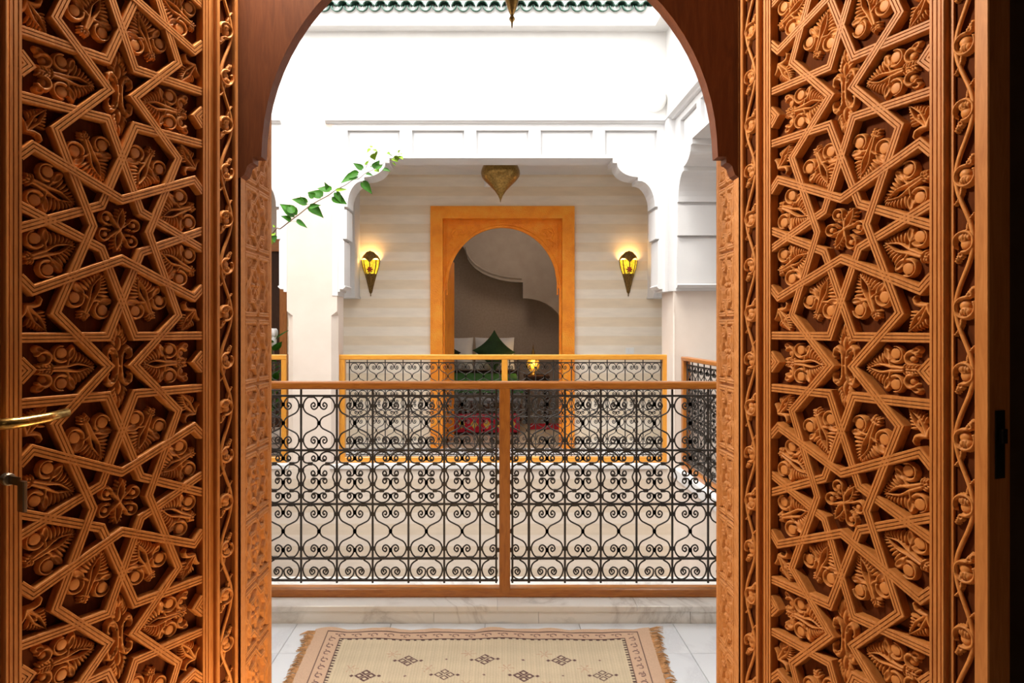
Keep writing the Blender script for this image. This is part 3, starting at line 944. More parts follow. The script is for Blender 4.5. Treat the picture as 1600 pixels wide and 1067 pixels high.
# hinge points: panel edge sits at S0 along the leaf
hr = (0.6886-S0*math.cos(al_r), 1.745+S0*math.sin(al_r), 0)
hl = (-0.703+S0*math.cos(al_l), 1.745+S0*math.sin(al_l), 0)
leaf_r = door_leaf('carved_door', 'lighter carved wooden door leaf with star strapwork, on the right of the doorway', hr, -al_r, 1)
leaf_l = door_leaf('carved_door', 'darker carved wooden door leaf with a brass lever handle', hl, al_l, -1)

# lever handle and lock on the left leaf (local x = -s, outwards = -y)
hz = px_z(660, 1.33)
hb = MB()
hb.cbox(-0.607, -0.572, -0.004, 0.001, hz-0.16, hz+0.06, 0.0015)
o = hb.obj('handle_plate', M['handle_brass'], leaf_l)
hb = MB()
hb.tube([(-0.590, 0.0, hz), (-0.590, -0.030, hz), (-0.588, -0.046, hz), (-0.580, -0.052, hz), (-0.55, -0.054, hz+0.001), (-0.508, -0.054, hz+0.004), (-0.468, -0.053, hz+0.010)],
        [0.011, 0.010, 0.010, 0.011, 0.0105, 0.0095, 0.0085], 10)
hb.obj('lever_handle', M['handle_brass'], leaf_l, smooth=True)
kz = px_z(775, 1.30)
kb = MB()
kb.lathe([(0.012, 0.0), (0.012, 0.012), (0.010, 0.014), (0.0, 0.014)], 16)
kv = [(-0.556+v[0], -v[2], kz+0.02+v[1]) for v in kb.V]
MB().add(kv, kb.F).obj('lock_cylinder', M['steel'], leaf_l, smooth=False)
kb = MB()
kb.box(-0.5575, -0.5545, -0.050, -0.012, kz+0.012, kz+0.028)
kb.cbox(-0.5600, -0.5520, -0.068, -0.046, kz-0.035, kz+0.022, 0.002)
kb.obj('key', M['steel'], leaf_l)
# lock case on the edge of the right leaf
lb = MB().cbox(0.639, 0.6415, 0.015, 0.040, px_z(745, 1.27), px_z(640, 1.27), 0.001)
lock = lb.obj('lock_plate', M['black_metal'], leaf_r)
MB().cbox(0.6415, 0.650, 0.020, 0.035, px_z(690, 1.27), px_z(668, 1.27), 0.002).obj('lock_bolt', M['black_metal'], lock)

# ------------------------------------------------------------------ arched door frame
frame = thing('door_frame', 'dark arched wooden door frame with carved jambs', 'door frame', (0, YA, 0), 0, None, 'structure')
zc_, ra = px_z(240, YA), 356*YA/F
half = [(0.652, 1.719), (0.643, 1.726), (0.638, 1.738), (0.635, 1.749), (0.628, 1.755), (0.620, 1.758), (0.620, 1.773), (0.598, 1.773), (0.597, 1.788)]
arcp = [(ra*math.cos(k/40*PI), zc_+ra*math.sin(k/40*PI)) for k in range(1, 40)]
poly = half + arcp + [(-x, z) for x, z in reversed(half)]
poly = poly + [(-0.70, 1.719), (-0.70, 2.55), (0.70, 2.55), (0.70, 1.719)]
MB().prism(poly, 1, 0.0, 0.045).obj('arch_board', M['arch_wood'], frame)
# scalloped inner arch just behind the board
ns = 46
ri, ro = 0.6075, 0.66
zs_ = H+(zc_-H)*(YA+0.05)/YA
out = []; inn = []
for k in range(ns*4+1):
    a = k/(ns*4)*PI
    rr = ri + 0.006 - 0.006*abs(math.sin(k/4*PI))
    inn.append((rr*math.cos(a), zs_+rr*math.sin(a)))
    out.append((ro*math.cos(a), zs_+ro*math.sin(a)))
sb = MB()
n_ = len(inn)
V = [(x, 0.05, z) for x, z in inn]+[(x, 0.05, z) for x, z in out]+[(x, 0.075, z) for x, z in inn]+[(x, 0.075, z) for x, z in out]
Fc = []
for k in range(n_-1):
    Fc += [(k, n_+k, n_+k+1, k+1), (2*n_+k, 2*n_+k+1, 3*n_+k+1, 3*n_+k), (k, k+1, 2*n_+k+1, 2*n_+k)]
sb.add(V, Fc).obj('scalloped_arch', M['door_wood'], frame)

# carved jamb panels: height field of one repeat
PJ = 0.1835
def jamb_field(width, flip):
    """one repeat; b from the room side (or, flipped, from the courtyard side)"""
    R = Relief(0, width, -PJ/2, PJ/2, 0.0017)
    B, A = R.B, R.A
    m0, m1 = 0.040, 0.024                        # plain margins: room side, courtyard side
    if flip: m0, m1 = m1, m0
    cx = (m0+width-m1)/2; hw_ = (width-m1-m0)/2; H2 = PJ/2
    inside = np.abs(B-cx) < hw_
    h = np.where(inside, 0.05, 1.0)
    for x in (m0-0.004, width-m1+0.004):
        h = np.where(np.abs(B-x) < 0.0014, 0.4, h)
    R.h = h
    for k in range(8):                           # long flower in the middle
        a = k*PI/4
        R.ell(cx+math.sin(a)*0.020, math.cos(a)*0.024, 0.0065, 0.013, 0.72, -a)
    R.cut(cx, 0, 0.012, 0.014)
    R.disc(cx, 0, 0.007, 0.85)
    for sz in (-1, 1):
        R.ell(cx, sz*0.037, 0.008, 0.010, 0.7)
        for sx in (-1, 1):
            R.ell(cx+sx*hw_*0.52, sz*H2*0.70, 0.012, 0.010, 0.72, sx*sz*0.5)
            R.ell(cx+sx*hw_*0.66, sz*H2*0.62, 0.007, 0.012, 0.66, -sx*sz*0.4)
            R.cut(cx+sx*hw_*0.50, sz*H2*0.67, 0.005, 0.004)
            R.ell(cx+sx*hw_*0.80, sz*H2*0.42, 0.005, 0.014, 0.6)
    h = R.h
    wd = 0.0064
    def strap(pl):
        nonlocal h
        D = np.full_like(B, 9.0)
        for i in range(len(pl)-1):
            P0 = np.array([cx+pl[i][0]*hw_, pl[i][1]*H2]); P1 = np.array([cx+pl[i+1][0]*hw_, pl[i+1][1]*H2]); d = P1-P0
            t = np.clip(((B-P0[0])*d[0]+(A-P0[1])*d[1])/(d@d), 0, 1)
            D = np.minimum(D, np.hypot(B-P0[0]-t*d[0], A-P0[1]-t*d[1]))
        h = np.where((D < wd) & inside, np.where(D < 0.0011, 0.6, 0.95), h)
    for sx in (-1, 1):
        for sz in (-1, 1):
            strap([(-sx*1.02, .885*sz), (-.15*sx, .885*sz), (.28*sx, .48*sz), (.56*sx, .48*sz), (.56*sx, .25*sz), (.93*sx, -.16*sz), (.93*sx, -.74*sz)])
    R.h = h
    return R
def jamb(side, y1):
    width = y1-YA-0.002
    me = jamb_field(width, side > 0).mesh('jamb_panel', M['jamb_wood'], 1.0, 0.0105)
    core = MB()
    x0 = side*(XJ+0.0105)
    core.box(min(x0, side*(XJ+0.05)), max(x0, side*(XJ+0.05)), 0.0, y1-YA, 0.0, 2.5)
    jo = core.obj('door_jamb', M['jamb_wood'], frame)
    k = 0
    base = px_z(446, 1.99)
    zz = base - 8*PJ
    while zz < 2.45:
        if zz > PJ/2:
            # field b -> y, relief -> towards the opening
            o = link('jamb_panel', me, jo, (x0, 0.001 if side > 0 else width, zz), (0, 0, PI/2 if side > 0 else -PI/2))
            if side > 0: o.rotation_euler = (0, 0, -PI/2); o.location = (x0, width, zz)
            else: o.rotation_euler = (0, 0, PI/2); o.location = (x0, 0.001, zz)
        zz += PJ
    return jo
jamb(-1, 2.125)
jamb(1, 2.045)

# ------------------------------------------------------------------ balustrades
CW = 0.1667
LH = [(-.345,.645),(-.28,.60),(-.22,.67),(-.30,.75),(-.45,.67),(-.405,.547),(-.257,.504),(-.09,.58),(-.045,.72),(-.19,.90),(-.46,.972),(-.75,.88),(-.91,.635),(-.777,.406),(-.46,.282),(-.194,.194),(-.05,.07),(-.035,0)]
HOUR = LH + [(x, -y) for x, y in reversed(LH[:-1])]
B1 = [(-.33,.67),(-.26,.635),(-.215,.70),(-.30,.79),(-.417,.718),(-.354,.61),(-.148,.60),(-.03,.718),(-.175,.878),(-.507,.945),(-.84,.85),(-.93,.70),(-.82,.552),(-.48,.512)]
B2h = [(-.35,.115),(-.27,.075),(-.225,.14),(-.327,.237),(-.444,.166),(-.372,.047),(-.12,.065),(-.02,.225),(-.193,.42),(-.48,.488),(-.82,.386),(-.93,.255),(-.84,.107),(-.794,0)]
B2 = B2h + [(x, -y) for x, y in reversed(B2h[:-1])]
B3 = [(x, -y) for x, y in B1]
RD = [(-.507,.88),(-.82,.52),(-.93,-.07),(-.776,-.71),(-.46,-.92),(-.12,-.59),(-.06,-.03),(-.327,.20),(-.534,-.15),(-.417,-.49),(-.247,-.27),(-.31,-.03),(-.43,-.12),(-.37,-.28)]
ROWS = [  # (z of middle above rail foot, half height, curves)
    ('hour', HOUR), ('b1', B1), ('b2', B2), ('b3', B3), ('d', RD)]
def rz(v): return (930.5-v)/335.35            # photo row of the near balustrade to height above its foot
ZBAR = [rz(619), rz(704), rz(788), rz(873), rz(907)]
FOOT = 0.078
scroll_me = {}
for nm, cv in ROWS:
    for sg in (1, -1):
        row = {'hour': 0, 'b1': 1, 'b2': 1, 'b3': 1, 'd': 3}[nm]
        hh = (ZBAR[row]-ZBAR[row+1])/2
        pts = [(sg*x*CW/2*0.97, 0, y*hh) for x, y in catmull(cv, 3)]
        scroll_me[(nm, sg)] = MB().tube(pts, 0.0039, 5).mesh('scroll', M['iron'], True)
bar_me = MB().cbox(-0.0046, 0.0046, -0.0046, 0.0046, rz(907)-0.012, rz(609), 0.002).mesh('upright', M['iron'])
COLL = [(0, +0.69), (0, -0.69), (0, 0), (-.93, .635), (.93, .635), (-.93, -.635), (.93, -.635), (.46, .98), (-.46, .98), (.46, -.98), (-.46, -.98)]
COLB = [(-.93, .7), (.93, .7), (-.93, -.7), (.93, -.7), (0, .70), (0, -.70), (-.48, .5), (.48, .5), (-.48, -.5), (.48, -.5), (0, .19), (0, -.19), (.93, .26), (-.93, .26), (.93, -.26), (-.93, -.26)]
def iron_panel(root, xa, xb, cells, half_a, half_b):
    """cells: list of cell left edges; half cells of width CW/2 next to xa / xb"""
    zc = lambda r: (ZBAR[r]+ZBAR[r+1])/2
    spots = [('hour', zc(0)), ('b1', zc(1)), ('b2', zc(1)), ('b3', zc(1)), ('hour', zc(2)), ('d', zc(3))]
    for z in ZBAR:
        MB().cbox(xa, xb, -0.006, 0.006, z-0.0047, z+0.0047, 0.0015).obj('iron_rail', M['iron'], root)
    col = MB()
    ups = set()
    jobs = [(x+CW/2, (1, -1)) for x in cells]
    if half_a: jobs.append((xa, (-1,)))           # right-hand half of a cell whose middle is at xa
    if half_b: jobs.append((xb, (1,)))
    for cx, sgs in jobs:
        for sg in sgs:
            for nm, z in spots:
                link('scroll', scroll_me[(nm, sg)], root, (cx, 0, z))
            ups.add(round(cx-sg*CW/2, 4))
            for r, lst in ((0, COLL), (2, COLL), (1, COLB)):
                hh = (ZBAR[r]-ZBAR[r+1])/2
                for (u, v_) in lst:
                    if u*sg > 0.001: continue
                    x_, z_ = cx+u*CW/2, zc(r)+v_*hh
                    horiz = abs(v_) > 0.9 or (abs(u) < 0.6 and abs(v_) == .5)
                    a, c = (0.010, 0.0070) if horiz else (0.0068, 0.0085)
                    col.box(x_-a, x_+a, -0.0070, 0.0070, z_-c, z_+c)
    for x in sorted(ups):
        link('upright', bar_me, root, (x, 0, 0))
    if half_a: link('upright', bar_me, root, (xa+0.008, 0, 0))
    if half_b: link('upright', bar_me, root, (xb-0.008, 0, 0))
    col.obj('collar', M['iron'], root)['kind'] = 'stuff'

def balustrade(name, label, loc, rotz, x0, x1, posts, panels, wm, wmv, thick=0.07, zr=None, zb=None):
    root = thing(name, label, 'railing', loc, rotz)
    h = thick/2
    MB().cbox(x0, x1, -h, h, zr[0] if zr else rz(608), zr[1] if zr else rz(596.5), 0.006).obj('handrail', wm, root)
    MB().cbox(x0, x1, -0.03, 0.03, 0.0, zb or rz(917), 0.005).obj('bottom_rail', wm, root)
    for (xp, wp) in posts:
        MB().cbox(xp-wp/2, xp+wp/2, -0.033, 0.033, 0.001 if wp > 0.055 else rz(922), rz(606), 0.004).obj('post', wmv, root)
    for pn in panels:
        iron_panel(root, *pn)
    return root

YR = 3.31
X = lambda u: px_x(u, YR)
xr0, xl0 = X(826.8), X(750)
balustrade('balustrade', 'brown wooden balustrade with black iron scrollwork close to the camera, above the marble kerb', (0, YR, FOOT), 0, -1.86, 1.70,
           [(X(788.5), 0.050)],
           [(-1.80, X(778), [xl0-CW*(i+1) for i in range(10)], False, True), (X(798), 1.68, [xr0+CW*i for i in range(8)], True, False)],
           M['rail_wood'], M['rail_wood_v'])
YR2 = 6.62
X2 = lambda u: px_x(u, YR2)
balustrade('balustrade', 'bright orange wooden balustrade with iron scrollwork across the courtyard in front of the bedroom', (0, YR2, 0.068), 0, X2(528), X2(1043),
           [(X2(534), 0.07), (X2(1039), 0.055), (X2(788.5), 0.055)],
           [(X2(541), X2(782), [X2(546)+CW*i for i in range(8)], False, True), (X2(795), X2(1035), [X2(809)+CW*i for i in range(8)], True, False)],
           M['pale_rail_wood'], M['pale_rail_wood_v'], 0.07, (0.955, 1.003), 0.053)
balustrade('balustrade', 'wooden balustrade with iron scrollwork running along the right gallery', (1.74, 6.30, 0.068), -PI/2, -0.03, 2.72,
           [(0.0, 0.06)], [(0.03, 2.70, [0.04+CW*i for i in range(15)], False, False)], M['rail_wood'], M['rail_wood_v'])
balustrade('balustrade', 'wooden balustrade with iron scrollwork in the left bay, beyond the wide pale pillar', (0, YR2, 0.068), 0, -3.2, X2(449),
           [(X2(445), 0.05)], [(-3.18, X2(441), [X2(438)-CW*(i+1) for i in range(7)], False, False)], M['pale_rail_wood'], M['pale_rail_wood_v'], 0.07, (0.955, 1.003), 0.053)
structure('pillar_near', MB().box(-2.2, -1.865, 3.19, 3.5, 0.0, 2.94).box(1.705, 2.1, 3.19, 3.5, 0.0, 2.94).box(-3.3, -2.2, 3.25, 3.5, 0.0, 2.94).box(2.1, 3.3, 3.25, 3.5, 0.0, 2.94), M['cream_plaster'])

# ------------------------------------------------------------------ rug
def build_rug():
    root = thing('rug', 'worn beige flatwoven rug with dark border and small lozenge motifs, on the marble floor', 'rug', (0, 0, 0))
    st = 0.004
    L_, D_ = 1.50, 1.02                       # width, depth
    nx, ny = int(L_/st), int(D_/st)
    xs = np.linspace(0, L_, nx+1); ys = np.linspace(0, D_, ny+1)   # ys from the far edge towards the camera
    U, W = np.meshgrid(xs, ys)
    # outline seen in the photograph: slightly narrower towards the camera
    xl = -0.760+0.06*W; xr = 0.700-0.085*W
    Xw = xl+(xr-xl)*U/L_
    wav = 0.010*np.abs(np.sin(U*22.0))*np.exp(-W*40)
    Yw = 3.105+wav-W
    Zw = 0.006+0.003*np.sin(U*9+W*4)+0.002*np.sin(U*23+1.0)+0.004*np.exp(-W*30)*np.sin(U*26)
    Zw = np.maximum(Zw, 0.003)
    field = np.array([0.64, 0.535, 0.375]); border = np.array([0.64, 0.44, 0.31]); dark = np.array([0.085, 0.045, 0.045]); rust = np.array([0.54, 0.36, 0.25])
    n = rng.random(U.shape)
    band = np.sin(W*60+np.sin(U*5)*1.0)*0.02+np.sin(W*17+U*2)*0.03
    C = np.ones(U.shape+(3,))*field
    C *= (1+band)[..., None]
    warp = 0.93+0.10*(np.sin(U*2*PI/0.012) > 0)
    C *= warp[..., None]
    C *= (0.95+0.08*n)[..., None]
    ebl, ebf, bw = 0.060, 0.030, 0.064
    edge = np.minimum(np.minimum(U-ebl, L_-ebl-U), np.minimum(W-ebf, D_-ebf-W))   # distance inside the outer line
    inb = edge < bw
    C[inb] = border*(0.94+0.1*n[inb])[:, None]
    C[(np.abs(edge) < 0.0035)] = dark
    teeth_u = (np.sin((U)*2*PI/0.032) > 0.0); teeth_w = (np.sin((W)*2*PI/0.022) > 0.1)
    horiz = np.minimum(U-ebl, L_-ebl-U) > np.minimum(W-ebf, D_-ebf-W)
    te = np.where(horiz, teeth_u, teeth_w)
    C[(np.abs(edge-bw) < 0.003)] = dark*1.3
    C[(edge > bw) & (edge < bw+0.013) & te] = dark
    # little hooks in the border
    mid = np.abs(edge-bw/2)
    ph = np.where(horiz, (U-0.02) % 0.072-0.036, (W-0.01) % 0.062-0.031)
    dd = edge-bw/2
    ring = np.abs(np.hypot(ph*1.0, dd)-0.013)
    hook = (ring < 0.0030) & ~((ph > 0.0) & (dd > 0.006))
    hook |= (np.abs(ph+0.022) < 0.006) & (np.abs(dd+0.008) < 0.003)
    C[hook & inb] = dark*1.8
    def loz(cx, cy, s, col, outline=True):
        q = np.abs(U-cx)/s+np.abs(W-cy)/s
        m_ = (np.abs(q-0.78) < 0.27) if outline else (q < 1)
        C[m_] = col
    for row in range(5):
        yc = 0.285+0.125*row*1.0
        for i in range(-3, 4):
            xc = 0.765+0.322*i+(0.161 if row % 2 else 0)
            if not (0.20 < xc < L_-0.20): continue
            if yc > D_-0.14: continue
            col = dark*1.5
            for (dx, dy) in ((0.024, 0), (-0.024, 0), (0, 0.024), (0, -0.024)):
                loz(xc+dx, yc+dy, 0.020, col)
            for sx in (-1, 1):
                loz(xc+sx*0.055, yc, 0.010, col, False)
            loz(xc+0.161, yc, 0.007, dark*2.2, False)
            yr = yc-0.055
            for k in range(6):
                a = k*PI/3
                dist = np.abs((U-xc+0.07)*math.sin(a)-(W-yr)*math.cos(a))
                rr = np.hypot(U-xc+0.07, W-yr)
                msk = (dist < 0.003) & (rr < 0.034) & (n > 0.35)
                C[msk] = rust
    V = np.stack([Xw.ravel(), Yw.ravel(), Zw.ravel()], 1)
    i0 = (np.arange(ny)[:, None]*(nx+1)+np.arange(nx)[None, :]).ravel()
    Fq = np.stack([i0, i0+nx+1, i0+nx+2, i0+1], 1)
    me = bpy.data.meshes.new('rug_weave')
    me.from_pydata(V.tolist(), [], Fq.tolist())
    ca = me.color_attributes.new('weave', 'FLOAT_COLOR', 'POINT')
    rgba = np.concatenate([np.clip(C.reshape(-1, 3), 0, 1), np.ones((V.shape[0], 1))], 1).astype(np.float32)
    ca.data.foreach_set('color', rgba.ravel())
    m, nt, b = mat_base('rug_wool', (0.6, 0.5, 0.3), 0.95, 0, 0.05)
    at_ = nt.nodes.new('ShaderNodeAttribute'); at_.attribute_name = 'weave'
    nt.links.new(at_.outputs['Color'], b.inputs['Base Color'])
    nz = noise(nt, coords(nt, (1, 1, 1)), 260, 2)
    bump(nt, b, nz.outputs['Fac'], 0.4, 0.003)
    me.materials.append(m); me.shade_smooth(); me.update()
    link('rug_weave', me, root)
    fm = simple('fringe_wool', (0.58, 0.34, 0.17), 0.95, 0, 0.05, 40, 0.3)
    for side in (-1, 1):
        f = MB()
        for k in range(230):
            w_ = rng.random()*D_
            corner = math.exp(-w_*14)
            x_e = (-0.760+0.06*w_) if side < 0 else (0.700-0.085*w_)
            ln = 0.020+0.022*rng.random()+0.03*corner
            ang = (rng.random()-0.5)*1.1
            y_ = 3.105-w_
            f.tube([(x_e-side*0.006, y_, 0.007), (x_e+side*ln*0.5, y_+ang*ln*0.3, 0.007+0.008*rng.random()), (x_e+side*ln, y_+ang*ln, 0.004)], [0.003, 0.0026, 0.001], 4, False)
        f.obj('fringe', fm, root)['kind'] = 'stuff'
build_rug()

# ------------------------------------------------------------------ green glazed roof tiles on the far cornice
coping = structure('roof_far', MB().box(XL-0.3, XR-0.03, YF-0.06, YF+0.4, 4.222, 4.235), M['white_plaster'], 'sloped coping of green glazed tiles')
pit = 0.114
def half_tile(up):
    r0, r1 = 0.052, 0.042
    b = MB(); n = 10; Ln = 0.42
    V = []
    for (y, dz) in ((0.0, 0.0), (Ln, 0.12)):
        for rr in (r0, r1):
            for k in range(n+1):
                a = PI*k/n
                V.append((rr*math.cos(a), y, dz+(rr*math.sin(a) if up else -rr*math.sin(a))))
    m1 = n+1
    Fc = []
    for k in range(n):
        Fc += [(k, k+1, 2*m1+k+1, 2*m1+k), (m1+k+1, m1+k, 3*m1+k, 3*m1+k+1), (k+1, k, m1+k, m1+k+1), (2*m1+k, 2*m1+k+1, 3*m1+k+1, 3*m1+k)]
    Fc += [(0, 2*m1, 3*m1, m1), (n, m1+n, 3*m1+n, 2*m1+n)]
    return b.add(V, Fc).mesh('roof_tile', M['green_glaze'], True)
tile_up, tile_dn = half_tile(True), half_tile(False)
yt = YF+0.05-0.134-0.05
xt = px_x(1012, yt)
k = 0
while xt-k*pit > -2.6:
    link('roof_tile', tile_up, coping, (xt-k*pit, yt, 4.205+0.004*rng.random()), (0, 0, (rng.random()-0.5)*0.06))
    link('roof_tile', tile_dn, coping, (xt-(k+0.5)*pit, yt+0.012, 4.212+0.004*rng.random()), (0, 0, (rng.random()-0.5)*0.06))
    k += 1

# ------------------------------------------------------------------ bulkhead light, sensor, socket
t = thing('wall_light', 'round white bulkhead light on the upper courtyard wall', 'lamp', (px_x(1022, YF+0.05), YF+0.05, px_z(156, YF+0.05)))
b = MB().lathe([(0.108, 0.0), (0.108, 0.03), (0.100, 0.038), (0.098, 0.05), (0.085, 0.075), (0.055, 0.092), (0.0, 0.10)], 32)
b.V = [(x, -z, y) for x, y, z in b.V]
b.obj('lamp_shade', M['white_plastic'], t, smooth=True)
b = MB().lathe([(0.112, 0.0), (0.112, 0.018), (0.106, 0.022), (0.0, 0.022)], 32)
b.V = [(x, -z, y) for x, y, z in b.V]
b.obj('base', M['white_plastic'], t)
t = thing('wall_socket', 'white socket plate low on the striped wall right of the bedroom door', 'socket', (px_x(984, YW), YW, px_z(548, YW)))
MB().cbox(-0.045, 0.045, -0.010, 0.0, -0.035, 0.035, 0.003).obj('plate', M['white_plastic'], t)
MB().cbox(-0.015, 0.015, -0.014, -0.008, -0.022, 0.022, 0.002).obj('switch', M['white_plastic'], t)
t = thing('wall_sensor', 'small white box high on the striped wall behind the onion lantern', 'sensor', (px_x(761, YW), YW, px_z(288, YW)))
MB().cbox(-0.032, 0.032, -0.03, 0.0, -0.032, 0.032, 0.006).obj('housing', M['white_plastic'], t)
MB().ellipsoid((0, -0.03, -0.005), 0.018, 0.01, 0.018).obj('lens', M['white_plastic'], t, smooth=True)

# ------------------------------------------------------------------ lanterns
def lantern(name, label, loc, prof, chain_to, finial, mat):
    t = thing(name, label, 'lantern', loc)
    MB().lathe(prof, 28, close=False).obj('shade', mat, t, smooth=True)
    if finial:
        MB().lathe(finial, 12, close=False).obj('finial', mat, t, smooth=True)
    MB().tube([(0, 0, prof[-1][1]-0.01), (0, 0, chain_to-loc[2])], 0.006, 6).obj('hanging_rod', mat, t)
    return t
YL = 7.15
s = YL/F
ztip = px_z(316, YL)
lantern('onion_lantern', 'onion shaped brass lantern hanging before the bedroom door', (px_x(782, YL), YL, ztip),
        [(0.003, 0.0), (0.008, 0.028), (0.024, 0.065), (0.060, 0.118), (0.110, 0.170), (0.160, 0.218), (0.188, 0.255), (0.197, 0.290), (0.193, 0.322), (0.178, 0.360), (0.150, 0.405), (0.11, 0.45), (0.06, 0.50), (0.03, 0.56)],
        3.0, None, M['brass'])
lamp('onion_glow', 'POINT', (px_x(782, YL), YL, ztip+0.61), 20.0, (1.0, 0.62, 0.28), 0.03)
YN = 2.62
ztip = px_z(44, YN)
lantern('pointed_lantern', 'dark brass lantern tip with a bead finial, hanging over the near gallery', (px_x(800, YN), YN, ztip),
        [(0.006, 0.048), (0.012, 0.062), (0.019, 0.080), (0.026, 0.105), (0.036, 0.14), (0.06, 0.20), (0.10, 0.27), (0.12, 0.33), (0.12, 0.38), (0.07, 0.45), (0.02, 0.49)],
        3.02, [(0.001, 0.0), (0.003, 0.010), (0.004, 0.022), (0.010, 0.030), (0.011, 0.036), (0.006, 0.044), (0.004, 0.050)], M['old_brass'])

# ------------------------------------------------------------------ wall sconces
def sconce(u, label):
    zc = px_z(428, YW)
    t = thing('wall_sconce', label, 'lamp', (px_x(u, YW), YW, zc), 0, 'brass sconces beside the bedroom door')
    # outline in metres: half widths against height, bulging towards the viewer
    hw = [(0.010, -0.205), (0.022, -0.15), (0.042, -0.07), (0.062, 0.0), (0.082, 0.06), (0.091, 0.100), (0.097, 0.150)]
    n = 12
    b = MB()
    V = []
    for (w_, z) in hw:
        for k in range(n+1):
            a = PI+PI*k/n
            V.append((w_*math.cos(a), w_*0.85*math.sin(a)-0.004, z))
    m1 = n+1
    def rows(i0, i1, k0, k1):
        return [(i*m1+k, i*m1+k+1, (i+1)*m1+k+1, (i+1)*m1+k) for i in range(i0, i1) for k in range(k0, k1)]
    MB().add(V[:4*m1], rows(0, 3, 0, n)).obj('cone', M['old_brass'], t, smooth=True)
    g = MB().add(V[3*m1:], rows(0, 3, 0, n)); g.V = [(x*0.97, y*0.97, z) for x, y, z in g.V]
    g.obj('amber_glass', M['amber_glass'], t, smooth=True)
    # ribs between the glass panes and the scalloped crown
    for k in (0, 3, 6, 9, 12):
        MB().tube([V[i*m1+k] for i in range(7)], 0.006, 6).obj('rib', M['old_brass'], t)
    cr = MB()
    cv = []
    for k in range(0, 25):
        a = PI+PI*k/24
        e_ = math.sin(PI*k/24)
        h_ = 0.152+0.092*e_**0.8+0.006*abs(math.sin(PI*k/24*5))
        lo_ = 0.118+0.050*abs(math.sin(PI*k/24*2))
        for (z, rr) in ((lo_, 0.099), ((lo_+h_)/2, 0.101-0.012*e_), (h_, 0.103-0.045*e_)):
            cv.append((rr*math.cos(a), rr*0.85*math.sin(a)-0.004, z))
    cr.add(cv, [(3*k+q, 3*k+3+q, 3*k+4+q, 3*k+1+q) for k in range(24) for q in (0, 1)])
    cr.obj('crown', M['old_brass'], t, smooth=True)
    MB().ellipsoid((0, -0.075, 0.045), 0.022, 0.012, 0.028).obj('jewel', M['red_glass'], t, smooth=True)
    je = MB()
    for k in range(8):
        a = k*PI/4
        je.ellipsoid((math.cos(a)*0.026, -0.068, 0.045+math.sin(a)*0.036), 0.007, 0.006, 0.010, 8, 6)
    je.obj('jewel_setting', M['old_brass'], t, smooth=True)['kind'] = 'stuff'
    f = MB().lathe([(0.0, -0.250), (0.004, -0.242), (0.006, -0.232), (0.003, -0.222), (0.010, -0.212), (0.011, -0.203), (0.004, -0.195)], 10)
    f.V = [(x, y*0.8-0.009, z) for x, y, z in f.V]
    f.obj('finial', M['old_brass'], t, smooth=True)
    MB().box(-0.045, 0.045, -0.003, 0.0, 0.02, 0.16).obj('back_plate', M['old_brass'], t)
    MB().ellipsoid((0, -0.045, 0.11), 0.018, 0.018, 0.025).obj('bulb', M['bulb'], t, smooth=True)
    lamp('sconce_glow', 'POINT', (px_x(u, YW), YW-0.065, zc+0.175), 1.5, (1.0, 0.58, 0.20), 0.03)
sconce(579.5, 'brass cone wall sconce with amber glass and red jewel, left of the bedroom door')
sconce(981.5, 'brass cone wall sconce with amber glass and red jewel, right of the bedroom door')

# ------------------------------------------------------------------ bedroom door frame
bf = thing('bedroom_door_frame', 'carved orange wooden door frame with a pointed horseshoe arch', 'door frame', (0, YW, 0), 0, None, 'structure')
fw = px_x(692, YW)-px_x(673, YW)
D = 0.05
def bpart(nm, mb): return mb.obj(nm, M['bed_door_wood'], bf)
b = MB()
def miter_frame(x0, x1, z1, w_, y0, y1):
    L_ = MB().prism([(x0, 0), (x0+w_, 0), (x0+w_, z1-w_), (x0, z1)], 1, y0, y1)
    R_ = MB().prism([(x1, 0), (x1, z1), (x1-w_, z1-w_), (x1-w_, 0)], 1, y0, y1)
    T_ = MB().prism([(x0, z1), (x0+w_, z1-w_), (x1-w_, z1-w_), (x1, z1)], 1, y0, y1)
    return L_, R_, T_
for nm, mb in zip(('side_casing', 'side_casing', 'head_casing'), miter_frame(DX0, DX1, DZ, fw, -0.05, 0.0)):
    bpart(nm, mb)
ix0, ix1 = DX0+fw, DX1-fw
iz1 = DZ-fw
# reveals
bpart('reveal', MB().box(ix0-0.012, ix0, -0.002, 0.20, 0, iz1+0.01))
bpart('reveal', MB().box(ix1, ix1+0.012, -0.002, 0.20, 0, iz1+0.01))
bpart('reveal', MB().box(ix0, ix1, -0.002, 0.20, iz1, iz1+0.012))
# arch board, set back
ya = YW+0.10
ax0, ax1 = px_x(699, ya), px_x(871, ya)
acx, ahw = (ax0+ax1)/2, (ax1-ax0)/2
za = px_z(447, ya)
ztop = px_z(356, ya)
ap = []
for k in range(0, 41):
    t_ = k/40
    x = -1+2*t_
    a = abs(x)
    zz = (1-a**2.15)**0.53
    zz = zz*(ztop-za-0.015)+0.015*(1-a)
    ap.append((acx+x*ahw, za+zz))
nx0, nx1 = px_x(701, ya)+0.0, px_x(868, ya)
ax0i, ax1i = ax0+0.0, ax1
poly = [(ix0, 0.0), (px_x(694, ya), 0.0), (px_x(694, ya)+0.02, 0), (px_x(695.5, ya), za-0.05), (px_x(699, ya), za-0.02)] + ap + [(px_x(871, ya), za-0.02), (px_x(873.5, ya), za-0.03), (px_x(873.5, ya), 0.0), (ix1, 0.0), (ix1, iz1), (ix0, iz1)]
poly = [poly[0]] + poly[3:]
poly.insert(1, (px_x(695.5, ya), 0.0))
bpart('arch_board', MB().prism(poly, 1, 0.08, 0.12))
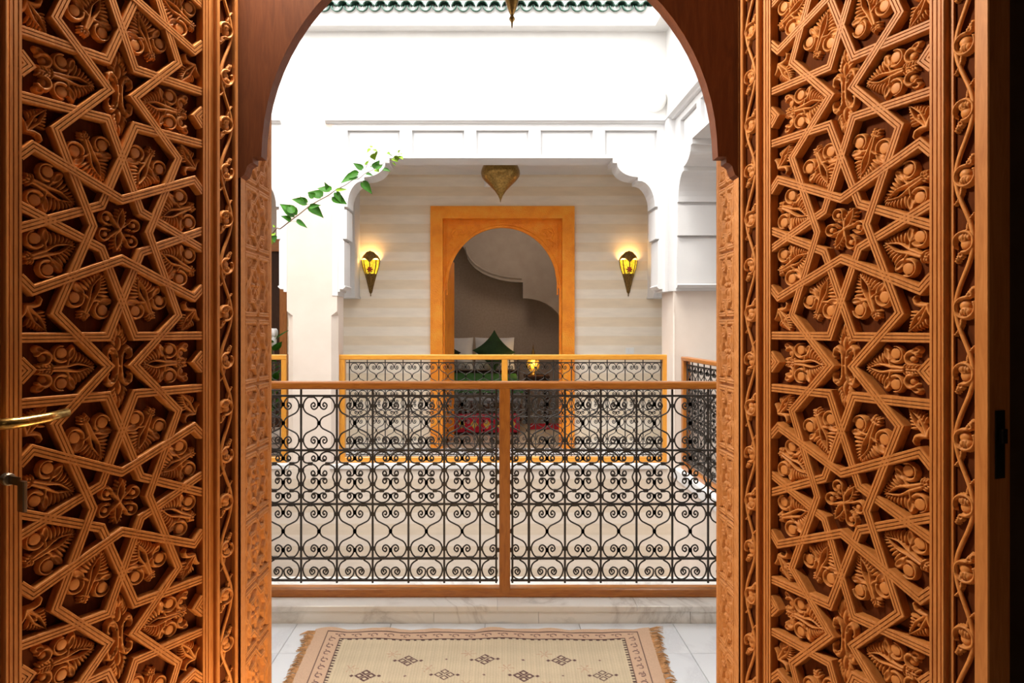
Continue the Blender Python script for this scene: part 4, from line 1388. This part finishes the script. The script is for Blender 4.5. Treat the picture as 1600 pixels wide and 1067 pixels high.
# raised band along the arch and border beads
pts = [(x+(x-acx)*0.05, 0.078, z+0.02) for x, z in ap]
bpart('arch_moulding', MB().tube(pts, 0.012, 6))
bb = MB()
bb.cbox(ix0+0.035, ix0+0.050, 0.070, 0.082, za-0.1, iz1-0.035, 0.003)
bpart('border_bead', bb)
bpart('border_bead', MB().cbox(ix1-0.050, ix1-0.035, 0.070, 0.082, za-0.1, iz1-0.035, 0.003))
bpart('border_bead', MB().cbox(ix0+0.035, ix1-0.035, 0.070, 0.082, iz1-0.050, iz1-0.035, 0.003))
# scroll relief in the two spandrels
RS = Relief(-0.5, 0.5, -0.5, 0.5, 0.014)
for k in range(7):
    a = k*0.9
    RS.line(arc(-0.34+0.11*k*0.95, -0.30+0.10*k+0.06*math.sin(a*2), 0.13, 40*k, 40*k+290, 12), 0.028, 0.9)
    RS.ell(-0.22+0.10*k, 0.34-0.07*k, 0.05, 0.11, 0.7, 0.8*k)
    RS.ell(0.36, -0.42+0.13*k, 0.045, 0.06, 0.8, 0.3)
me_sp = RS.mesh('spandrel_carving', M['bed_door_wood'], 0.36, 0.012)
for sg in (-1, 1):
    xc = (ix0+0.24) if sg < 0 else (ix1-0.24)
    vv = [(sg*v.co.x, v.co.y, v.co.z) for v in me_sp.vertices]
    keep = []
    def inside_arch(x, z):
        xa = (x-acx)/ahw
        return abs(xa) < 1.10 and z < za + ((1-min(1, abs(xa)/1.1)**2.15)**0.53)*(ztop-za+0.07)
    for pl in me_sp.polygons:
        c_ = [vv[i] for i in pl.vertices]
        if not any(inside_arch(xc+q[0], iz1-0.24+q[2]) or xc+q[0] < ix0+0.055 or xc+q[0] > ix1-0.055 or iz1-0.24+q[2] > iz1-0.055 for q in c_):
            keep.append(tuple(pl.vertices) if sg > 0 else tuple(reversed(pl.vertices)))
    if keep:
        used = sorted({i for f_ in keep for i in f_}); mp_ = {v: i for i, v in enumerate(used)}
        me = newmesh('spandrel_carving', [(xc+vv[i][0], 0.0805+vv[i][1], iz1-0.24+vv[i][2]) for i in used], [tuple(mp_[i] for i in f_) for f_ in keep], M['bed_door_wood'], True)
        link('spandrel_carving', me, bf)['kind'] = 'stuff'

# open door leaf seen at the left edge of that frame
t = thing('bedroom_leaf_door', 'orange wooden door leaf opened inwards at the left of the bedroom doorway', 'door', (ix0+0.01, YW+0.14, 0), math.radians(82), None, 'thing')
MB().cbox(0, 0.58, 0.0, 0.04, 0.02, 2.1, 0.004).obj('door_panel', M['bed_door_wood'], t)
MB().tube([(0.50, 0.0, 1.0), (0.50, -0.05, 1.0), (0.40, -0.055, 1.0)], 0.008, 8).obj('handle', M['handle_brass'], t, smooth=True)

# ------------------------------------------------------------------ door and plant at the end of the left gallery
t = thing('side_door', 'dark doorway with a brown wooden frame beyond the left bay of the far gallery', 'door', (-2.30, YW, 0), 0, None, 'thing')
zt = px_z(393, YW)
MB().box(-0.93, 0.0, 0.04, 0.10, 0.0, zt).obj('dark_leaf', M['dark_wood'], t)
MB().cbox(0.0, 0.078, -0.03, 0.12, 0.0, zt, 0.006).obj('frame_post', M['rail_wood_v'], t)
MB().cbox(-0.88, 0.078, -0.03, 0.12, zt, px_z(373, YW), 0.006).obj('frame_head', M['rail_wood'], t)
def plain_leaf(L_, W_, fold=0.25, n=6):
    """heart shaped leaf along +x, tip at x=L_"""
    b = MB(); V = []; Fc = []
    prof = [(-0.06, 0.30), (0.05, 0.78), (0.2, 1.0), (0.4, 0.92), (0.62, 0.62), (0.82, 0.28), (1.0, 0.0)]
    for (t_, w_) in prof:
        y = w_*W_/2
        zc = -0.12*L_*t_*t_
        V += [(t_*L_ if w_ or True else 0, -y, zc+fold*y), ((t_ if t_ > 0 else 0.02)*L_, 0, zc), (t_*L_, y, zc+fold*y)]
    for i in range(len(prof)-1):
        for k in range(2):
            a = 3*i+k
            Fc.append((a, a+3, a+4, a+1))
    top = len(V)
    V2 = [(x, y, z-0.0012) for x, y, z in V]
    b.add(V, Fc); b.add(V2, [tuple(reversed(f)) for f in Fc])
    m_ = len(prof)
    rim = [3*i for i in range(m_)]+[3*i+2 for i in range(m_-1, -1, -1)]+[1]
    b.F += [(rim[i], rim[(i+1) % len(rim)], rim[(i+1) % len(rim)]+top, rim[i]+top) for i in range(len(rim))]
    return b.mesh('leaf', M['leaf'], True)
t = thing('potted_plant', 'small green plant with a pale flower at the end of the left gallery', 'plant', (px_x(428, 7.0), 7.0, 0))
b = MB().lathe([(0.10, 0.0), (0.14, 0.25), (0.15, 0.32), (0.13, 0.32), (0.12, 0.28), (0.0, 0.28)], 20)
b.obj('pot', M['cream_plaster'], t, smooth=True)
MB().tube([(0, 0, 0.28), (0.01, 0, 0.7), (-0.01, 0, 1.15)], 0.01, 6).obj('stem', M['stem'], t)
lf = plain_leaf(0.17, 0.09)
for k in range(22):
    a = k*2.4; z = 0.45+0.036*k
    o = link('leaf', lf, t, (0.02*math.cos(a), 0.02*math.sin(a), z), (0.2*math.sin(k), -0.5+0.25*math.sin(k*1.7), a))
fl = MB()
for k in range(6):
    fl.ellipsoid((0.02*math.cos(k*1.05), 0.02*math.sin(k*1.05), 1.27), 0.022, 0.022, 0.045, 8, 6)
fl.ellipsoid((0, 0, 1.20), 0.03, 0.03, 0.09, 8, 6)
fl.obj('flower', M['white_cloth'], t, smooth=True)['kind'] = 'stuff'

# ------------------------------------------------------------------ climbing branch
YV = 5.5
t = thing('vine_branch', 'thin green leafy branch reaching in from the left in front of the white pillar', 'plant', (0, 0, 0))
Pz = lambda zx, zy, dy=0.0: at(420+zx/6.668, 220+zy/6.668, YV+dy)
stem = [Vector((-2.12, 5.66, ZG)), Vector((-2.10, 5.68, -1.6)), Vector((-2.14, 5.66, 0.2)), Vector((-2.08, 5.64, 1.2)), Vector((-1.96, 5.62, 1.62)), Pz(40, 965), Pz(120, 915), Pz(230, 830), Pz(330, 755), Pz(425, 680), Pz(515, 625), Pz(610, 575), Pz(700, 512), Pz(800, 460), Pz(880, 405), Pz(940, 393), Pz(1005, 340), Pz(1090, 300), Pz(1150, 262), Pz(1230, 215), Pz(1300, 195), Pz(1340, 175)]
stem_c = catmull([tuple(q) for q in stem], 4)
MB().tube(stem_c, [0.013-0.0075*min(1, i/16)-0.0042*max(0, i-16)/(len(stem_c)-17) for i in range(len(stem_c))], 6).obj('stem', M['stem'], t, smooth=True)
# leaves: base, tip, width, young?
LV = [((225,835),(130,775),.75,0),((270,780),(115,645),.62,0),((255,750),(200,650),.5,0),((395,650),(240,600),.55,0),((385,645),(330,575),.3,0),((290,838),(412,900),.62,0),
      ((425,680),(575,795),.55,0),((430,690),(540,665),.40,0),((470,590),(405,535),.85,0),((545,590),(410,520),.80,0),((640,520),(500,480),.60,0),((625,520),(585,430),.5,0),
      ((675,580),(812,655),.62,0),((705,520),(825,495),.32,1),((700,540),(760,650),.45,0),((920,370),(745,425),.62,0),((930,345),(770,380),.5,0),((975,430),(1080,550),.52,0),((975,295),(878,225),.55,0),
      ((1015,345),(1088,358),.55,0),((1110,290),(1150,195),.80,0),((1115,290),(1190,240),.55,0),((1120,295),(1145,320),.7,1),((1195,295),(1268,312),.55,0),
      ((1100,130),(1098,195),.95,1),((1090,95),(1130,105),.6,1),((1060,85),(1020,120),.5,1),((1065,70),(1075,45),.5,1),((1150,110),(1162,98),.6,1),
      ((1020,225),(1005,260),.5,1),((1035,215),(1045,190),.5,1),((1060,260),(1075,280),.5,1),((1035,230),(985,240),.4,1),((1270,150),(1232,125),.8,1),((1290,185),(1345,215),.8,1),((1345,160),(1330,210),.7,1),
      ((1345,120),(1368,95),.5,1),((1365,165),(1400,190),.6,1),((1380,140),(1400,125),.5,1),((1290,230),(1330,262),.5,1),((60,900),(40,870),.5,1),((55,990),(60,1060),.55,0),((45,1010),(30,1080),.5,1),((30,985),(75,950),.4,1)]
twig = MB()
side_stems = [[(985,320),(1020,260),(1035,195)], [(1000,335),(1030,230),(1070,170),(1100,110),(1075,50)], [(1080,90),(1150,105)], [(1270,200),(1345,150),(1385,130)], [(1340,175),(1360,120)], [(395,650),(420,672)], [(275,785),(245,745)], [(230,838),(290,840)], [(610,575),(675,582)], [(930,390),(985,435)], [(700,512),(680,470)]]
for sp_ in side_stems:
    twig.tube([Pz(*q) for q in sp_], 0.0013, 5)
twig.obj('twig', M['stem'], t)['kind'] = 'stuff'
for i, (a, b_, wd, yg) in enumerate(LV):
    dy0 = 0.03*math.sin(i*2.3); dy1 = -0.04*math.cos(i*1.7)
    P0, P1 = Pz(a[0], a[1], dy0), Pz(b_[0], b_[1], dy1)
    ax = P1-P0; L_ = ax.length
    me = plain_leaf(L_, L_*wd*(1.12 if not yg else 1.05), 0.35+0.15*math.sin(i))
    me.materials[0] = M['young_leaf'] if yg else M['leaf']
    o = link('leaf', me, t)
    xa = ax.normalized()
    tilt = Vector((0.25*math.sin(i*3.1), -0.85, 0.55+0.3*math.cos(i*1.3)))
    za_ = (tilt-xa*tilt.dot(xa)).normalized()
    ya_ = za_.cross(xa)
    mt = Matrix((xa, ya_, za_)).transposed().to_4x4()
    mt.translation = P0
    o.matrix_world = mt

# ------------------------------------------------------------------ bedroom furniture
def soft_box(sx, sy, sz, pinch_=0.07, n=10):
    """cushion: superellipse outline, pillowed thickness; lies in x-z, thickness along y"""
    b = MB(); V = []; Fc = []
    for side in (-1, 1):
        for i in range(n+1):
            for j in range(n+1):
                u, v = -1+2*i/n, -1+2*j/n
                e = (1-abs(u)**2.2)**0.5*(1-abs(v)**2.2)**0.5
                V.append((u*sx/2*(1-pinch_*(1-v*v)), side*sy/2*e, v*sz/2*(1-pinch_*(1-u*u))))
    m1 = (n+1)
    for s_ in (0, 1):
        o_ = s_*m1*m1
        for i in range(n):
            for j in range(n):
                f = (o_+i*m1+j, o_+(i+1)*m1+j, o_+(i+1)*m1+j+1, o_+i*m1+j+1)
                Fc.append(f if s_ == 0 else tuple(reversed(f)))
    return b.add(V, Fc)
YBF, YBH = 8.95, 10.28
bx0, bx1 = px_x(640, 9.2), px_x(815, 9.0)
bed = thing('bed', 'bed with a green velvet cover seen through the bedroom door', 'bed', (0, 0, 0))
MB().cbox(bx0, bx1, YBF+0.03, YBH, 0.14, 0.36, 0.01).obj('base', M['dark_wood'], bed)
for xq in (bx0+0.08, bx1-0.08):
    for yq in (YBF+0.12, YBH-0.1):
        MB().cbox(xq-0.03, xq+0.03, yq-0.03, yq+0.03, 0.0, 0.145, 0.003).obj('leg', M['dark_wood'], bed)
MB().cbox(bx0+0.01, bx1-0.01, YBF+0.02, YBH, 0.36, 0.60, 0.04).obj('mattress', M['grey_cloth'], bed)
cv = MB()
nx_, ny_ = 24, 10
V = []
for j in range(ny_+1):
    for i in range(nx_+1):
        u = i/nx_; v = j/ny_
        x = bx0-0.02+(bx1-bx0+0.04)*u
        zt = 0.655+0.015*math.sin(u*9)*math.sin(v*6)
        if j == 0: y, z = YBF-0.01+0.012*math.sin(u*40), 0.50
        elif j == 1: y, z = YBF-0.02, 0.62
        else: y, z = YBF+0.03+(9.85-YBF)*(j-2)/(ny_-2), zt+0.03*((j-2)/(ny_-2))
        if i in (0, nx_) and j > 0: z -= 0.12
        V.append((x, y, z))
cv.add(V, [(j*(nx_+1)+i, j*(nx_+1)+i+1, (j+1)*(nx_+1)+i+1, (j+1)*(nx_+1)+i) for j in range(ny_) for i in range(nx_)])
cv.obj('green_cover', M['green_cover'], bed, smooth=True)
MB().cbox(bx0-0.05, bx1+0.02, YBH-0.02, YBH+0.018, 0.0, 0.70, 0.01).obj('headboard', M['dark_wood'], bed)
def pillow(name, label, u, v, Y, sx, sy, sz, mat, rot, grp=None):
    o = soft_box(sx, sy, sz, 0.17 if name == 'cushion' else 0.05).obj(name, mat, None, at(u, v, Y), rot, True)
    return tag(o, label, 'pillow' if name == 'pillow' else 'cushion', grp)
pillow('pillow', 'white pillow at the left against the bedroom wall', 712, 552, 10.06, 0.50, 0.17, 0.46, M['white_cloth'], (math.radians(-12), 0, 0))
pillow('pillow', 'white pillow behind the pointed green cushion', 773, 552, 10.06, 0.56, 0.17, 0.46, M['white_cloth'], (math.radians(-12), 0, 0))
pillow('cushion', 'green velvet cushion standing on one corner on the bed', 772, 549.0, 9.78, 0.43, 0.15, 0.43, M['green_velvet'], (math.radians(-16), math.radians(47), 0))
pillow('cushion', 'dark cushion cut off by the left door jamb', 692, 552, 9.78, 0.36, 0.14, 0.36, M['dark_velvet'], (math.radians(-16), math.radians(42), 0))
# bedside table and lamp
YN2 = 9.9
tx0, tx1 = px_x(818, YN2), px_x(852, YN2)
zt = px_z(586, YN2)
t = thing('bedside_table', 'dark wooden bedside table right of the bed', 'table', ((tx0+tx1)/2+0.03, YN2, 0))
hw_ = (tx1-tx0)/2+0.02
MB().cbox(-hw_, hw_, -0.18, 0.2, zt-0.03, zt, 0.005).obj('table_top', M['dark_wood'], t)
for sx in (-1, 1):
    for sy in (-1, 1):
        MB().cbox(sx*(hw_-0.03)-0.018, sx*(hw_-0.03)+0.018, sy*0.14-0.018+0.01, sy*0.14+0.018+0.01, 0, zt-0.03, 0.003).obj('leg', M['dark_wood'], t)
MB().cbox(-hw_+0.03, hw_-0.03, -0.13, 0.15, zt-0.20, zt-0.03, 0.004).obj('drawer', M['dark_wood'], t)
t = thing('table_lamp', 'pierced brass table lamp glowing on the bedside table', 'lamp', (px_x(833, YN2), YN2-0.02, zt))
MB().lathe([(0.055, 0.0), (0.06, 0.012), (0.035, 0.03), (0.03, 0.045)], 18).obj('base', M['old_brass'], t, smooth=True)
MB().lathe([(0.03, 0.045), (0.075, 0.09), (0.09, 0.14), (0.085, 0.19), (0.06, 0.24)], 18, close=False).obj('lamp_shade', M['lamp_glow'], t, smooth=True)
for k in range(6):
    a = k*PI/3
    MB().tube([(q*math.cos(a), q*math.sin(a), z) for q, z in ((0.033, 0.045), (0.078, 0.09), (0.093, 0.14), (0.088, 0.19), (0.062, 0.24))], 0.004, 5).obj('rib', M['old_brass'], t)
MB().lathe([(0.065, 0.238), (0.04, 0.27), (0.022, 0.31), (0.010, 0.36), (0.004, 0.42), (0.0, 0.44)], 16, close=False).obj('pointed_cap', M['old_brass'], t, smooth=True)
lamp('table_lamp_glow', 'POINT', (px_x(833, YN2), YN2-0.16, zt+0.18), 2.0, (1.0, 0.6, 0.22), 0.05)
# low bench with dark cushion at the bed foot, red rug on the floor
t = thing('bench', 'low bench covered in red wool with gold motifs at the foot of the bed', 'bench', ((px_x(690, 8.72)+px_x(812, 8.72))/2, 8.72, 0))
bw_ = (px_x(812, 8.72)-px_x(690, 8.72))/2
MB().cbox(-bw_, bw_, 0.0, 0.19, 0.03, 0.245, 0.012).obj('cover', M['red_wool'], t)
for sx in (-1, 1):
    MB().cbox(sx*(bw_-0.05)-0.02, sx*(bw_-0.05)+0.02, 0.07, 0.11, 0.0, 0.035, 0.003).obj('leg', M['dark_wood'], t)
for k in range(6):
    MB().prism([(-0.045, 0), (0, 0.06), (0.045, 0), (0, -0.06)], 1, -0.004, 0.001).obj('motif', M['gold_wool'], t, (-bw_+0.09+k*(2*bw_-0.18)/5, 0, 0.135))
rr = thing('bedroom_rug', 'red wool rug on the bedroom floor right of the bed', 'rug', (0, 0, 0))
MB().cbox(px_x(822, 10.0), px_x(925, 10.0), 9.20, 9.70, 0.001, 0.012, 0.003).obj('rug_weave', M['red_wool'], rr)
